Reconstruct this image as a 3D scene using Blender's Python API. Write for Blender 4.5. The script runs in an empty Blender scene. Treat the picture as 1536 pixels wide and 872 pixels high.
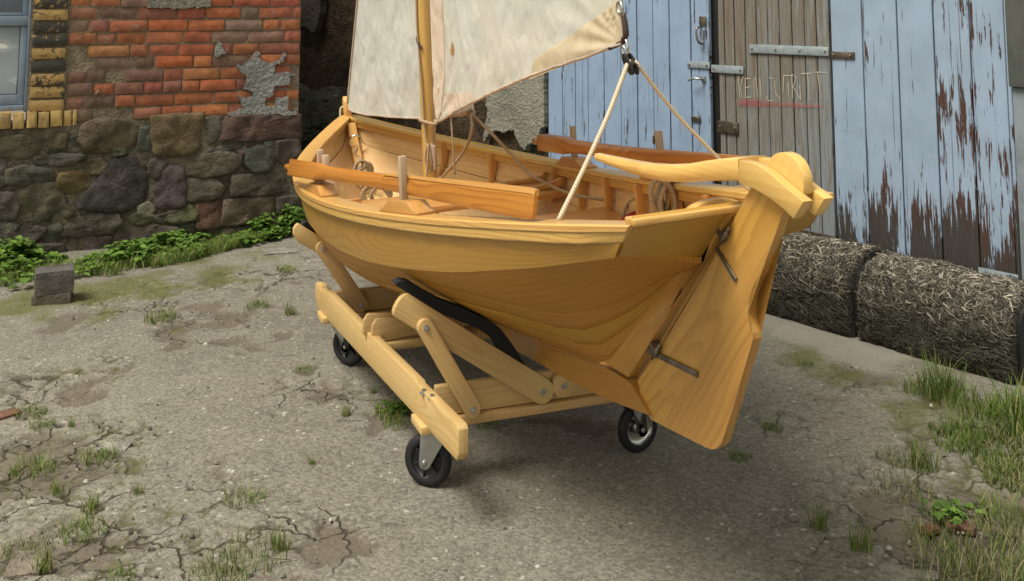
import bpy, bmesh, math, random
import numpy as np
from mathutils import Matrix, Vector
from mathutils.geometry import tessellate_polygon
SC = bpy.context.scene
COL = SC.collection
rnd = random.Random(11)
RAD = math.radians

# ------------------------------------------------------------------ camera
F, CX, CY, HC = 1537.0, 768.0, -152.0, 1.5      # pixel focal length and principal point (photo pixels)
TH = math.atan2(163.0, F)
cam = bpy.data.cameras.new('camera'); camo = bpy.data.objects.new('camera', cam); COL.objects.link(camo)
camo.location = (0, 0, HC); camo.rotation_euler = (math.pi/2+TH, 0, 0)
cam.sensor_fit = 'HORIZONTAL'; cam.sensor_width = 36; cam.lens = F/1536*36
cam.shift_x = 0; cam.shift_y = -(436-CY)/1536
cam.clip_end = 300; cam.clip_start = 0.05
SC.camera = camo
# ------------------------------------------------------------------ sky, sun, exposure
SUN_EL, SUN_AZ = 61, 233     # azimuth clockwise from +Y
w = bpy.data.worlds.new('World'); SC.world = w; w.use_nodes = True
nt = w.node_tree; nt.nodes.clear()
sky = nt.nodes.new('ShaderNodeTexSky'); sky.sky_type = 'NISHITA'; sky.sun_disc = False
sky.sun_elevation = RAD(SUN_EL); sky.sun_rotation = RAD(SUN_AZ); sky.air_density = 1.0; sky.dust_density = 3.0; sky.ozone_density = 1.0
hs = nt.nodes.new('ShaderNodeHueSaturation'); hs.inputs['Saturation'].default_value = 0.12
bg = nt.nodes.new('ShaderNodeBackground'); bg.inputs['Strength'].default_value = 0.085
wo = nt.nodes.new('ShaderNodeOutputWorld')
tint = nt.nodes.new('ShaderNodeMix'); tint.data_type = 'RGBA'; tint.blend_type = 'MULTIPLY'; tint.inputs[0].default_value = 1.0; tint.inputs[7].default_value = (1.0, 0.985, 0.83, 1)   # milky overcast white
nt.links.new(sky.outputs[0], hs.inputs['Color']); nt.links.new(hs.outputs[0], tint.inputs[6]); nt.links.new(tint.outputs[2], bg.inputs[0]); nt.links.new(bg.outputs[0], wo.inputs[0])
sl = bpy.data.lights.new('sun', 'SUN'); sl.energy = 2.0; sl.angle = RAD(24); sl.color = (1.0, 0.965, 0.86)
slo = bpy.data.objects.new('sun', sl); COL.objects.link(slo); slo.location = (-6, -2, 8)
az = RAD(SUN_AZ); el = RAD(SUN_EL)
slo.rotation_euler = Vector((-math.sin(az)*math.cos(el), -math.cos(az)*math.cos(el), -math.sin(el))).to_track_quat('-Z', 'Y').to_euler()
SC.view_settings.view_transform = 'Standard'; SC.view_settings.look = 'None'
SC.view_settings.exposure = 0.98; SC.view_settings.gamma = 1.0; SC.view_settings.use_curve_mapping = False

# ------------------------------------------------------------------ pixel -> direction helpers
def ray(px, py):
    a = (px-CX)/F; v = -(py-CY)/F; c, s = math.cos(TH), math.sin(TH)
    return Vector((a, c-v*s, s+v*c))
EYE = Vector((0, 0, HC))
def hit(px, py, p, n):
    d = ray(px, py); p = Vector(p); n = Vector(n)
    return EYE + d*((p-EYE).dot(n)/d.dot(n))
def ground(px, py, z=0.0): return hit(px, py, (0, 0, z), (0, 0, 1))

# ------------------------------------------------------------------ node helpers
class NB:
    def __init__(s, name):
        s.m = bpy.data.materials.new(name); s.m.use_nodes = True; s.t = s.m.node_tree; s.t.nodes.clear()
        s.out = s.n('OutputMaterial'); s.b = s.n('BsdfPrincipled'); s.l(s.b.outputs[0], s.out.inputs[0])
    def n(s, t, **k):
        x = s.t.nodes.new('ShaderNode'+t)
        for a, b in k.items(): setattr(x, a, b)
        return x
    def l(s, a, b): s.t.links.new(a, b)
    def put(s, sock, v):
        if v is None: return
        if hasattr(v, 'is_output'): s.l(v, sock)
        elif isinstance(v, (tuple, list)) and sock.type == 'RGBA' and len(v) == 3: sock.default_value = (*v, 1)
        else: sock.default_value = v
    def math(s, op, a, b=0.0, c=None, clamp=False):
        x = s.n('Math', operation=op, use_clamp=clamp); s.put(x.inputs[0], a); s.put(x.inputs[1], b)
        if c is not None: s.put(x.inputs[2], c)
        return x.outputs[0]
    def vec(s, x, y, z=0.0):
        c = s.n('CombineXYZ'); s.put(c.inputs[0], x); s.put(c.inputs[1], y); s.put(c.inputs[2], z); return c.outputs[0]
    def sep(s, v):
        c = s.n('SeparateXYZ'); s.l(v, c.inputs[0]); return c.outputs
    def noise(s, v, scale=1.0, detail=3.0, rough=0.55, dist=0.0):
        x = s.n('TexNoise'); s.put(x.inputs['Vector'], v); x.inputs['Scale'].default_value = scale
        x.inputs['Detail'].default_value = detail; x.inputs['Roughness'].default_value = rough; x.inputs['Distortion'].default_value = dist
        return x.outputs['Fac']
    def voro(s, v, scale, feature='F1', out='Distance', rand=1.0):
        x = s.n('TexVoronoi', feature=feature); s.put(x.inputs['Vector'], v); x.inputs['Scale'].default_value = scale
        x.inputs['Randomness'].default_value = rand
        return x.outputs[out]
    def mapr(s, v, a, b, c=0.0, d=1.0):
        x = s.n('MapRange'); s.put(x.inputs[0], v)
        for i, k in enumerate((a, b, c, d)): s.put(x.inputs[i+1], k)
        return x.outputs[0]
    def ramp(s, v, stops):
        x = s.n('ValToRGB'); s.put(x.inputs[0], v); r = x.color_ramp
        while len(r.elements) < len(stops): r.elements.new(0.5)
        for e, (p, c) in zip(r.elements, stops): e.position = p; e.color = (*c, 1) if len(c) == 3 else c
        return x.outputs[0]
    def mix(s, f, a, b, mode='MIX'):
        x = s.n('Mix', data_type='RGBA', blend_type=mode); s.put(x.inputs[0], f); s.put(x.inputs[6], a); s.put(x.inputs[7], b); return x.outputs[2]
    def geo(s): return s.n('NewGeometry').outputs['Position']
    def obj(s): return s.n('TexCoord').outputs['Object']
    def uv(s): return s.n('TexCoord').outputs['UV']
    def info(s): return s.n('ObjectInfo').outputs
    def attr(s, n):
        x = s.n('Attribute', attribute_name=n); return x.outputs['Fac']
    def bump(s, h, strength=0.5, dist=0.01):
        x = s.n('Bump'); x.inputs['Strength'].default_value = strength; x.inputs['Distance'].default_value = dist; s.put(x.inputs['Height'], h)
        s.l(x.outputs[0], s.b.inputs['Normal'])
    def set(s, color=None, rough=None, metal=None, coat=None, coat_rough=None, spec=None):
        s.put(s.b.inputs['Base Color'], color); s.put(s.b.inputs['Roughness'], rough); s.put(s.b.inputs['Metallic'], metal)
        s.put(s.b.inputs['Coat Weight'], coat); s.put(s.b.inputs['Coat Roughness'], coat_rough); s.put(s.b.inputs['Specular IOR Level'], spec)
        return s.m

def wood(name, light, mid, dark, freq=62.0, contrast=0.8, rough=0.38, coat=0.35, fibre=0.25, var=0.3, warp=0.05, straight=0.0, spec=0.5):
    m = NB(name); inf = m.info(); r = inf['Random']
    u, v, _ = m.sep(m.uv())
    r50 = m.math('MULTIPLY', r, 57.0)
    n1 = m.noise(m.vec(m.math('MULTIPLY_ADD', u, 1.1, r50), m.math('MULTIPLY', v, 2.5), r50), 1.0, 2.0)
    vv = m.math('ADD', m.math('ADD', v, m.math('MULTIPLY_ADD', r, 0.12, -0.06+straight)), m.math('MULTIPLY_ADD', n1, 2*warp, -warp))
    n2 = m.noise(m.vec(m.math('MULTIPLY_ADD', u, 1.0, m.math('MULTIPLY', r, 31.0)), 7.3, r50), 1.0, 1.0)
    ww = m.math('MULTIPLY_ADD', n2, 0.30 if not straight else 0.12, -0.11)
    d = m.math('SQRT', m.math('ADD', m.math('MULTIPLY', vv, vv), m.math('MULTIPLY', ww, ww)))
    jag = m.noise(m.vec(m.math('MULTIPLY', u, 5.0), m.math('MULTIPLY', v, 40.0), r50), 1.0, 3.0, 0.6)
    f = m.math('FRACT', m.math('MULTIPLY_ADD', d, freq, m.math('MULTIPLY', jag, 0.55)))
    ring = m.ramp(f, [(0.0, (0, 0, 0)), (0.45, (0.16,)*3), (0.82, (1, 1, 1)), (0.93, (0.9,)*3), (1.0, (0, 0, 0))])
    fib = m.noise(m.vec(m.math('MULTIPLY', u, 7.0), m.math('MULTIPLY', v, 420.0), r50), 1.0, 2.0, 0.7)
    big = m.noise(m.vec(m.math('MULTIPLY', u, 1.7), m.math('MULTIPLY', v, 9.0), r50), 1.0, 3.0)
    ringA = m.math('MULTIPLY', ring, m.mapr(m.noise(m.vec(m.math('MULTIPLY', u, 0.9), m.math('MULTIPLY', v, 6.0), m.math('MULTIPLY', r, 91.0)), 1.0, 2.0), 0.35, 0.65, 0.25, 1.0))
    c = m.mix(m.math('MULTIPLY', ringA, contrast), light, dark)
    c = m.mix(m.math('MULTIPLY', m.mapr(big, 0.3, 0.7), var), c, mid)
    c = m.mix(m.math('MULTIPLY', m.mapr(fib, 0.35, 0.8), fibre), c, dark)
    h = m.n('HueSaturation'); m.l(c, h.inputs['Color']); m.put(h.inputs['Value'], m.mapr(r, 0, 1, 0.90, 1.10)); m.put(h.inputs['Hue'], m.mapr(m.math('FRACT', m.math('MULTIPLY', r, 7.7)), 0, 1, 0.493, 0.507))
    m.bump(m.math('ADD', m.math('MULTIPLY', ring, 0.4), fib), 0.12, 0.002)
    return m.set(h.outputs[0], m.mapr(big, 0.2, 0.8, rough-0.06, rough+0.1), 0, coat, 0.22, spec)

M = {}
M['pine'] = wood('varnished_pine', (0.440, 0.228, 0.044), (0.385, 0.182, 0.028), (0.225, 0.090, 0.012), contrast=0.45, coat=0.15)
M['pine_low'] = wood('varnished_bottom_pine', (0.470, 0.245, 0.040), (0.410, 0.195, 0.025), (0.26, 0.105, 0.012), contrast=0.38, straight=0.22, freq=75, coat=0.05, rough=0.5, spec=0.25)
M['pine_in'] = wood('varnished_pine_inside', (0.58, 0.295, 0.080), (0.52, 0.230, 0.042), (0.33, 0.115, 0.017), contrast=0.65)
M['inside'] = wood('brightened_inside_planking', (0.74, 0.50, 0.245), (0.70, 0.44, 0.185), (0.47, 0.225, 0.065), contrast=0.5, rough=0.28, coat=0.5)  # same planks as outside; the brighter interior light is put into this colour
M['rudder'] = wood('rudder_pine', (0.53, 0.292, 0.066), (0.47, 0.230, 0.040), (0.29, 0.120, 0.017), freq=48, contrast=0.7, rough=0.34, coat=0.25)
M['ash'] = wood('pale_tiller_wood', (0.70, 0.47, 0.145), (0.64, 0.39, 0.10), (0.48, 0.26, 0.06), contrast=0.4, rough=0.3, coat=0.5)
M['rail'] = wood('rail_pine', (0.66, 0.40, 0.125), (0.58, 0.31, 0.075), (0.36, 0.16, 0.033), freq=85, contrast=0.65)
M['oar'] = wood('red_oar_wood', (0.45, 0.175, 0.026), (0.36, 0.120, 0.014), (0.21, 0.058, 0.007), contrast=0.8, rough=0.32, coat=0.25)
M['oar_pale'] = wood('pale_oar_wood', (0.60, 0.31, 0.085), (0.55, 0.26, 0.06), (0.38, 0.15, 0.03), contrast=0.5, rough=0.3, coat=0.5)
M['padwood'] = wood('reddish_pad_wood', (0.50, 0.245, 0.075), (0.44, 0.195, 0.05), (0.30, 0.115, 0.024), contrast=0.5, coat=0.2)
M['trolley'] = wood('raw_spruce', (0.58, 0.395, 0.175), (0.49, 0.305, 0.115), (0.36, 0.200, 0.07), contrast=0.55, rough=0.6, coat=0.0, var=0.6, fibre=0.4)
M['raw'] = wood('bare_grey_wood', (0.42, 0.30, 0.205), (0.36, 0.25, 0.165), (0.25, 0.16, 0.10), contrast=0.4, rough=0.75, coat=0.0)
M['mast'] = wood('mast_wood', (0.56, 0.32, 0.10), (0.48, 0.25, 0.065), (0.34, 0.155, 0.035), contrast=0.5, rough=0.3, coat=0.5)
M['pink'] = wood('pinkish_wood', (0.56, 0.33, 0.20), (0.52, 0.28, 0.155), (0.38, 0.18, 0.09), contrast=0.4)

def simple(name, col, rough=0.6, metal=0.0, nscale=30.0, var=0.25, bump=0.2, bdist=0.003, coat=0.0):
    m = NB(name); p = m.obj(); n = m.noise(p, nscale, 4, 0.6)
    c = m.mix(m.mapr(n, 0.3, 0.7), tuple(x*(1-var) for x in col), tuple(min(1, x*(1+var)) for x in col))
    m.bump(n, bump, bdist)
    return m.set(c, m.mapr(n, 0.2, 0.8, max(0.05, rough-0.1), min(1, rough+0.1)), metal, coat, 0.2)
M['rubber'] = simple('black_rubber', (0.007, 0.007, 0.008), 0.7, nscale=60)
M['plastic'] = simple('black_plastic_rim', (0.012, 0.0125, 0.014), 0.42, nscale=40)
M['zinc'] = simple('zinc_steel', (0.40, 0.41, 0.40), 0.42, 0.85, 25, 0.2, 0.1)
M['steel'] = simple('dark_steel', (0.20, 0.17, 0.14), 0.42, 0.9, 30, 0.35, 0.15)
M['chrome'] = simple('bright_rim', (0.62, 0.63, 0.62), 0.22, 1.0, 20, 0.1, 0.05)
M['felt'] = simple('black_padding', (0.010, 0.010, 0.011), 0.95, nscale=200, bump=0.4)
M['greymetal'] = simple('grey_painted_iron', (0.30, 0.35, 0.39), 0.5, 0.3, 40, 0.2, 0.3)
M['leather'] = simple('dark_leather', (0.045, 0.022, 0.016), 0.55, nscale=60)
M['redcloth'] = simple('red_cloth', (0.35, 0.012, 0.010), 0.8, nscale=20)
M['black'] = simple('black_plastic', (0.014, 0.013, 0.012), 0.4, nscale=30)

def rope_mat(name, a, b):
    m = NB(name); u, v, _ = m.sep(m.uv())
    s = m.math('SINE', m.math('ADD', m.math('MULTIPLY', u, 760.0), m.math('MULTIPLY', v, 6.2832*1.0)))
    n = m.noise(m.obj(), 300, 2)
    c = m.mix(m.mapr(s, -1, 0.4), b, a); c = m.mix(m.math('MULTIPLY', n, 0.5), c, b)
    m.bump(m.math('ADD', s, n), 0.4, 0.0015); return m.set(c, 0.9)
M['rope_white'] = rope_mat('white_rope', (0.66, 0.56, 0.42), (0.44, 0.35, 0.24))
M['rope_tan'] = rope_mat('tan_rope', (0.44, 0.32, 0.20), (0.26, 0.175, 0.10))

def sail_mat(name, col, tr):
    m = NB(name); p = m.uv(); u, v, _ = m.sep(p)
    # long soft creases plus crumple
    w1 = m.noise(m.vec(m.math('MULTIPLY_ADD', v, 1.6, m.math('MULTIPLY', u, 4.5)), m.math('MULTIPLY', v, 1.5)), 1.0, 3, 0.5, 0.3)
    w2 = m.noise(m.vec(m.math('MULTIPLY', u, 9.0), m.math('MULTIPLY', v, 7.0), 4.0), 1.0, 2, 0.4, 0.4)
    w3 = m.voro(m.vec(m.math('MULTIPLY_ADD', w2, 1.2, m.math('MULTIPLY', u, 9.0)), m.math('MULTIPLY_ADD', w1, 1.4, m.math('MULTIPLY', v, 5.0))), 1.0, 'DISTANCE_TO_EDGE')
    st = m.noise(m.vec(m.math('MULTIPLY', u, 3.0), m.math('MULTIPLY', v, 3.0), 9.0), 1.0, 4)
    weave = m.noise(m.vec(m.math('MULTIPLY', u, 900.0), m.math('MULTIPLY', v, 900.0)), 1.0, 1)
    c = m.mix(m.mapr(st, 0.35, 0.75, 0.0, 0.45), col, tuple(x*k for x, k in zip(col, (0.94, 0.86, 0.76))))
    m.bump(m.math('ADD', m.math('ADD', m.math('MULTIPLY', w1, 1.5), w2), m.math('ADD', m.mapr(w3, 0.0, 0.30, 0, 0.22), m.math('MULTIPLY', weave, 0.02))), 0.62, 0.026)
    m.set(c, 0.85)
    t = m.n('BsdfTranslucent'); m.put(t.inputs[0], c); x = m.n('MixShader'); x.inputs[0].default_value = tr
    m.l(m.b.outputs[0], x.inputs[1]); m.l(t.outputs[0], x.inputs[2]); m.l(x.outputs[0], m.out.inputs[0])
    nb = [n for n in m.t.nodes if n.type == 'BUMP'][0]; m.l(nb.outputs[0], t.inputs['Normal'])
    return m.m
M['sail'] = sail_mat('cream_sailcloth', (0.85, 0.83, 0.755), 0.50)
M['patch'] = sail_mat('beige_sail_patch', (0.74, 0.62, 0.45), 0.34)
M['hem'] = sail_mat('pinkish_sail_hem', (0.80, 0.67, 0.56), 0.32)

# ------------------------------------------------------------------ mesh helpers
BASE = {}      # thing -> base offset subtracted from child vertices
def props(o, label=None, cat=None, group=None, kind=None):
    if label: o['label'] = label
    if cat: o['category'] = cat
    if group: o['group'] = group
    if kind: o['kind'] = kind
    return o
def thing(name, label, cat, mat=None, base=(0, 0, 0), group=None):
    o = bpy.data.objects.new(name, None); COL.objects.link(o); o.empty_display_size = 0.1
    o.matrix_world = (mat or Matrix()) @ Matrix.Translation(Vector(base)); BASE[o.name] = Vector(base)
    return props(o, label, cat, group, 'thing')
def root_base(p):
    while p is not None:
        if p.name in BASE: return BASE[p.name]
        p = p.parent
    return Vector((0, 0, 0))
def link(name, me, mat, parent=None, mw=None):
    if mat is not None and not me.materials: me.materials.append(M[mat] if isinstance(mat, str) else mat)
    o = bpy.data.objects.new(name, me); COL.objects.link(o)
    if parent is not None: o.parent = parent
    elif mw is not None: o.matrix_world = mw
    return o
def grain(me, g, seed=0.0):
    g = Vector(g).normalized(); uvl = me.uv_layers.new(name='UVMap'); n = len(me.loops)
    arr = np.empty(n*2, np.float32); cen = sum((v.co for v in me.vertices), Vector())/max(1, len(me.vertices))
    for p in me.polygons:
        nn = p.normal; t = nn.cross(g)
        if t.length < 0.2: t = Vector((0, 0, 1)).cross(nn) if abs(nn.z) < 0.9 else Vector((1, 0, 0)); a = nn.cross(t)
        else: a = g
        t.normalize()
        for li in p.loop_indices:
            co = me.vertices[me.loops[li].vertex_index].co-cen; arr[2*li] = co.dot(a); arr[2*li+1] = co.dot(t)
    uvl.data.foreach_set('uv', arr)
def mk(name, V, Fc, mat, parent=None, g=None, uvs=None, smooth=False, mw=None, sharp=None):
    b = root_base(parent); me = bpy.data.meshes.new(name)
    me.from_pydata([tuple(Vector(v)-b) for v in V], [], Fc); me.update()
    if uvs is not None:
        uvl = me.uv_layers.new(name='UVMap'); k = 0
        for p in me.polygons:
            for li in p.loop_indices: uvl.data[li].uv = uvs[me.loops[li].vertex_index]
    elif g is not None: grain(me, g)
    if smooth: me.shade_smooth()
    if sharp is not None:
        me.shade_smooth(); me.set_sharp_from_angle(angle=RAD(sharp))
    return link(name, me, mat, parent, mw)
def bmk(name, bm, mat, parent=None, g=None, bevel=0.0, seg=2, mw=None, sharp=24):
    if bevel > 0:
        bmesh.ops.recalc_face_normals(bm, faces=bm.faces)
        es = [e for e in bm.edges if len(e.link_faces) == 2 and e.calc_face_angle(0) > RAD(25)]
        bmesh.ops.bevel(bm, geom=es, offset=bevel, segments=seg, profile=0.5, affect='EDGES', clamp_overlap=True)
    bmesh.ops.recalc_face_normals(bm, faces=bm.faces)
    b = root_base(parent)
    if b.length: bmesh.ops.translate(bm, verts=bm.verts, vec=-b)
    me = bpy.data.meshes.new(name); bm.to_mesh(me); bm.free()
    if g is not None: grain(me, g)
    if sharp: me.shade_smooth(); me.set_sharp_from_angle(angle=RAD(sharp))
    return link(name, me, mat, parent, mw)
def prism(pts, ext, bm=None):
    """closed planar polygon (list of 3D points) extruded by vector ext"""
    bm = bm or bmesh.new(); ext = Vector(ext)
    a = [bm.verts.new(Vector(p)) for p in pts]; b = [bm.verts.new(Vector(p)+ext) for p in pts]; n = len(pts)
    bm.faces.new(a); bm.faces.new(b[::-1])
    for i in range(n): bm.faces.new((a[i], b[i], b[(i+1) % n], a[(i+1) % n]))
    return bm
def boxbm(c, sx, sy, sz, ax=(1, 0, 0), ay=(0, 1, 0), az=(0, 0, 1), bm=None):
    c = Vector(c); ax, ay, az = Vector(ax), Vector(ay), Vector(az)
    P = [c+ax*(i*sx/2)+ay*(j*sy/2)-az*(sz/2) for i, j in ((-1, -1), (1, -1), (1, 1), (-1, 1))]
    return prism(P, az*sz, bm)
def bar(p, q, wdt, hgt, up=(0, 0, 1), bm=None):
    """rectangular bar from p to q"""
    p, q = Vector(p), Vector(q); d = (q-p); L = d.length; d.normalize(); s = d.cross(Vector(up)).normalized(); u = s.cross(d)
    return boxbm((p+q)/2, L, wdt, hgt, d, s, u, bm)
def tubegeo(P, r, n=8, closed=False, V=None, Fc=None, UV=None, cap=True):
    V = [] if V is None else V; Fc = [] if Fc is None else Fc; UV = [] if UV is None else UV
    P = [Vector(p) for p in P]; m = len(P); rs = r if isinstance(r, (list, tuple)) else [r]*m
    ref = Vector((0.13, 0.21, 0.97)); L = 0; o = len(V); prev = None
    for i in range(m):
        t = (P[(i+1) % m if closed else min(i+1, m-1)]-P[(i-1) % m if closed else max(i-1, 0)])
        if t.length < 1e-9: t = Vector((0, 0, 1))
        t.normalize()
        if prev is None: s = t.cross(ref).normalized()
        else:
            s = prev-t*prev.dot(t)
            s = s.normalized() if s.length > 1e-6 else t.cross(ref).normalized()
        prev = s; u = t.cross(s)
        if i: L += (P[i]-P[i-1]).length
        for k in range(n):
            a = 2*math.pi*k/n; V.append(P[i]+(s*math.cos(a)+u*math.sin(a))*rs[i]); UV.append((L, k/n))
    for i in range(m if closed else m-1):
        j = (i+1) % m
        for k in range(n):
            k2 = (k+1) % n; Fc.append((o+i*n+k, o+i*n+k2, o+j*n+k2, o+j*n+k))
    if cap and not closed:
        Fc.append(tuple(o+k for k in range(n))[::-1]); Fc.append(tuple(o+(m-1)*n+k for k in range(n)))
    return V, Fc, UV
def tube(name, P, r, mat, parent=None, n=8, closed=False, mw=None):
    V, Fc, UV = tubegeo(P, r, n, closed); return mk(name, V, Fc, mat, parent, uvs=UV, smooth=True, mw=mw)
def cr(P, k=6):
    """Catmull-Rom resampling"""
    P = [Vector(p) for p in P]; out = []
    for i in range(len(P)-1):
        a, b, c, d = P[max(i-1, 0)], P[i], P[i+1], P[min(i+2, len(P)-1)]
        for j in range(k):
            t = j/k; out.append(0.5*((2*b)+(c-a)*t+(2*a-5*b+4*c-d)*t*t+(3*b-a-3*c+d)*t**3))
    return out+[P[-1]]
def lathe(prof, axis_o, axis, n=24, V=None, Fc=None):
    """prof: (radius, along)"""
    V = [] if V is None else V; Fc = [] if Fc is None else Fc; o = len(V)
    a = Vector(axis).normalized(); s = a.cross(Vector((0.1, 0.2, 0.97))).normalized(); u = a.cross(s); c = Vector(axis_o)
    for r, h in prof:
        for k in range(n):
            t = 2*math.pi*k/n; V.append(c+a*h+(s*math.cos(t)+u*math.sin(t))*r)
    m = len(prof)
    for i in range(m-1):
        for k in range(n):
            k2 = (k+1) % n; Fc.append((o+i*n+k, o+i*n+k2, o+(i+1)*n+k2, o+(i+1)*n+k))
    return V, Fc
def rounded(cx, cz, w_, n=8): pass
def lerp(a, b, t): return a+(b-a)*t
def interp(x, X, Y): return float(np.interp(x, X, Y))

# ------------------------------------------------------------------ numpy noise
def vnoise(x, y, seed=0):
    xi = np.floor(x).astype(np.int64); yi = np.floor(y).astype(np.int64); fx = x-xi; fy = y-yi
    fx = fx*fx*(3-2*fx); fy = fy*fy*(3-2*fy)
    def h(a, b):
        k = (a*374761393+b*668265263+seed*1442695041) & 0x7fffffff
        k = ((k ^ (k >> 13))*1274126177) & 0x7fffffff
        return ((k ^ (k >> 16)) & 0xffff)/65535.0
    return (h(xi, yi)*(1-fx)+h(xi+1, yi)*fx)*(1-fy)+(h(xi, yi+1)*(1-fx)+h(xi+1, yi+1)*fx)*fy
def _h(a, b, seed):
    k = (a*374761393+b*668265263+seed*1442695041) & 0x7fffffff
    k = ((k ^ (k >> 13))*1274126177) & 0x7fffffff
    return ((k ^ (k >> 16)) & 0xffff)/65535.0
def sn(x, y, seed=0):
    xi = math.floor(x); yi = math.floor(y); fx = x-xi; fy = y-yi; fx = fx*fx*(3-2*fx); fy = fy*fy*(3-2*fy)
    return (_h(xi, yi, seed)*(1-fx)+_h(xi+1, yi, seed)*fx)*(1-fy)+(_h(xi, yi+1, seed)*(1-fx)+_h(xi+1, yi+1, seed)*fx)*fy
def sfbm(x, y, seed=0, oct=4):
    s = 0; a = 0.5; t = 0
    for i in range(oct): s += a*sn(x*2**i, y*2**i, seed+i*17); t += a; a *= 0.5
    return s/t
def fbm(x, y, seed=0, oct=4):
    s = 0; a = 0.5; t = 0
    for i in range(oct): s = s+a*vnoise(x*2**i, y*2**i, seed+i*17); t += a; a *= 0.5
    return s/t
def worley(x, y, seed=0):
    xi = np.floor(x); yi = np.floor(y); f1 = np.full(x.shape, 9.0); f2 = np.full(x.shape, 9.0)
    for i in (-1, 0, 1):
        for j in (-1, 0, 1):
            cx = xi+i; cy = yi+j
            k = (cx.astype(np.int64)*73856093 ^ cy.astype(np.int64)*19349663 ^ seed*83492791) & 0x7fffffff
            k = ((k ^ (k >> 13))*1274126177) & 0x7fffffff
            dx = cx+(k & 1023)/1023.0-x; dy = cy+((k >> 10) & 1023)/1023.0-y; d = np.sqrt(dx*dx+dy*dy)
            m = d < f1; f2 = np.where(m, f1, np.minimum(f2, d)); f1 = np.where(m, d, f1)
    return f1, f2
def gauss(x, y, c, r): return np.exp(-((x-c[0])**2+(y-c[1])**2)/(r*r))

# ------------------------------------------------------------------ wall frames
BW = Matrix.Translation((-1.4497, 7.1394, 0)) @ Matrix.Rotation(RAD(26), 4, 'Z')          # brick house, x along wall, y inwards
DWO = Vector((1.223, 5.238, 0)); DU = Vector((0.617, -0.787, 0)).normalized(); DN = Vector((-DU.y, DU.x, 0))*1.0
DW = Matrix.Translation(DWO+DN*0.3) @ Matrix.Rotation(math.atan2(DU.y, DU.x), 4, 'Z')       # barn doors, x along wall, y inwards
DB = Matrix.Translation(DWO) @ Matrix.Rotation(math.atan2(DU.y, DU.x), 4, 'Z')              # bale front line
def onwall(Mx, px, py, y=0.0):
    p = Mx @ Vector((0, y, 0)); n = Mx.to_3x3() @ Vector((0, 1, 0)); return Mx.inverted() @ hit(px, py, p, n)

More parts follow.
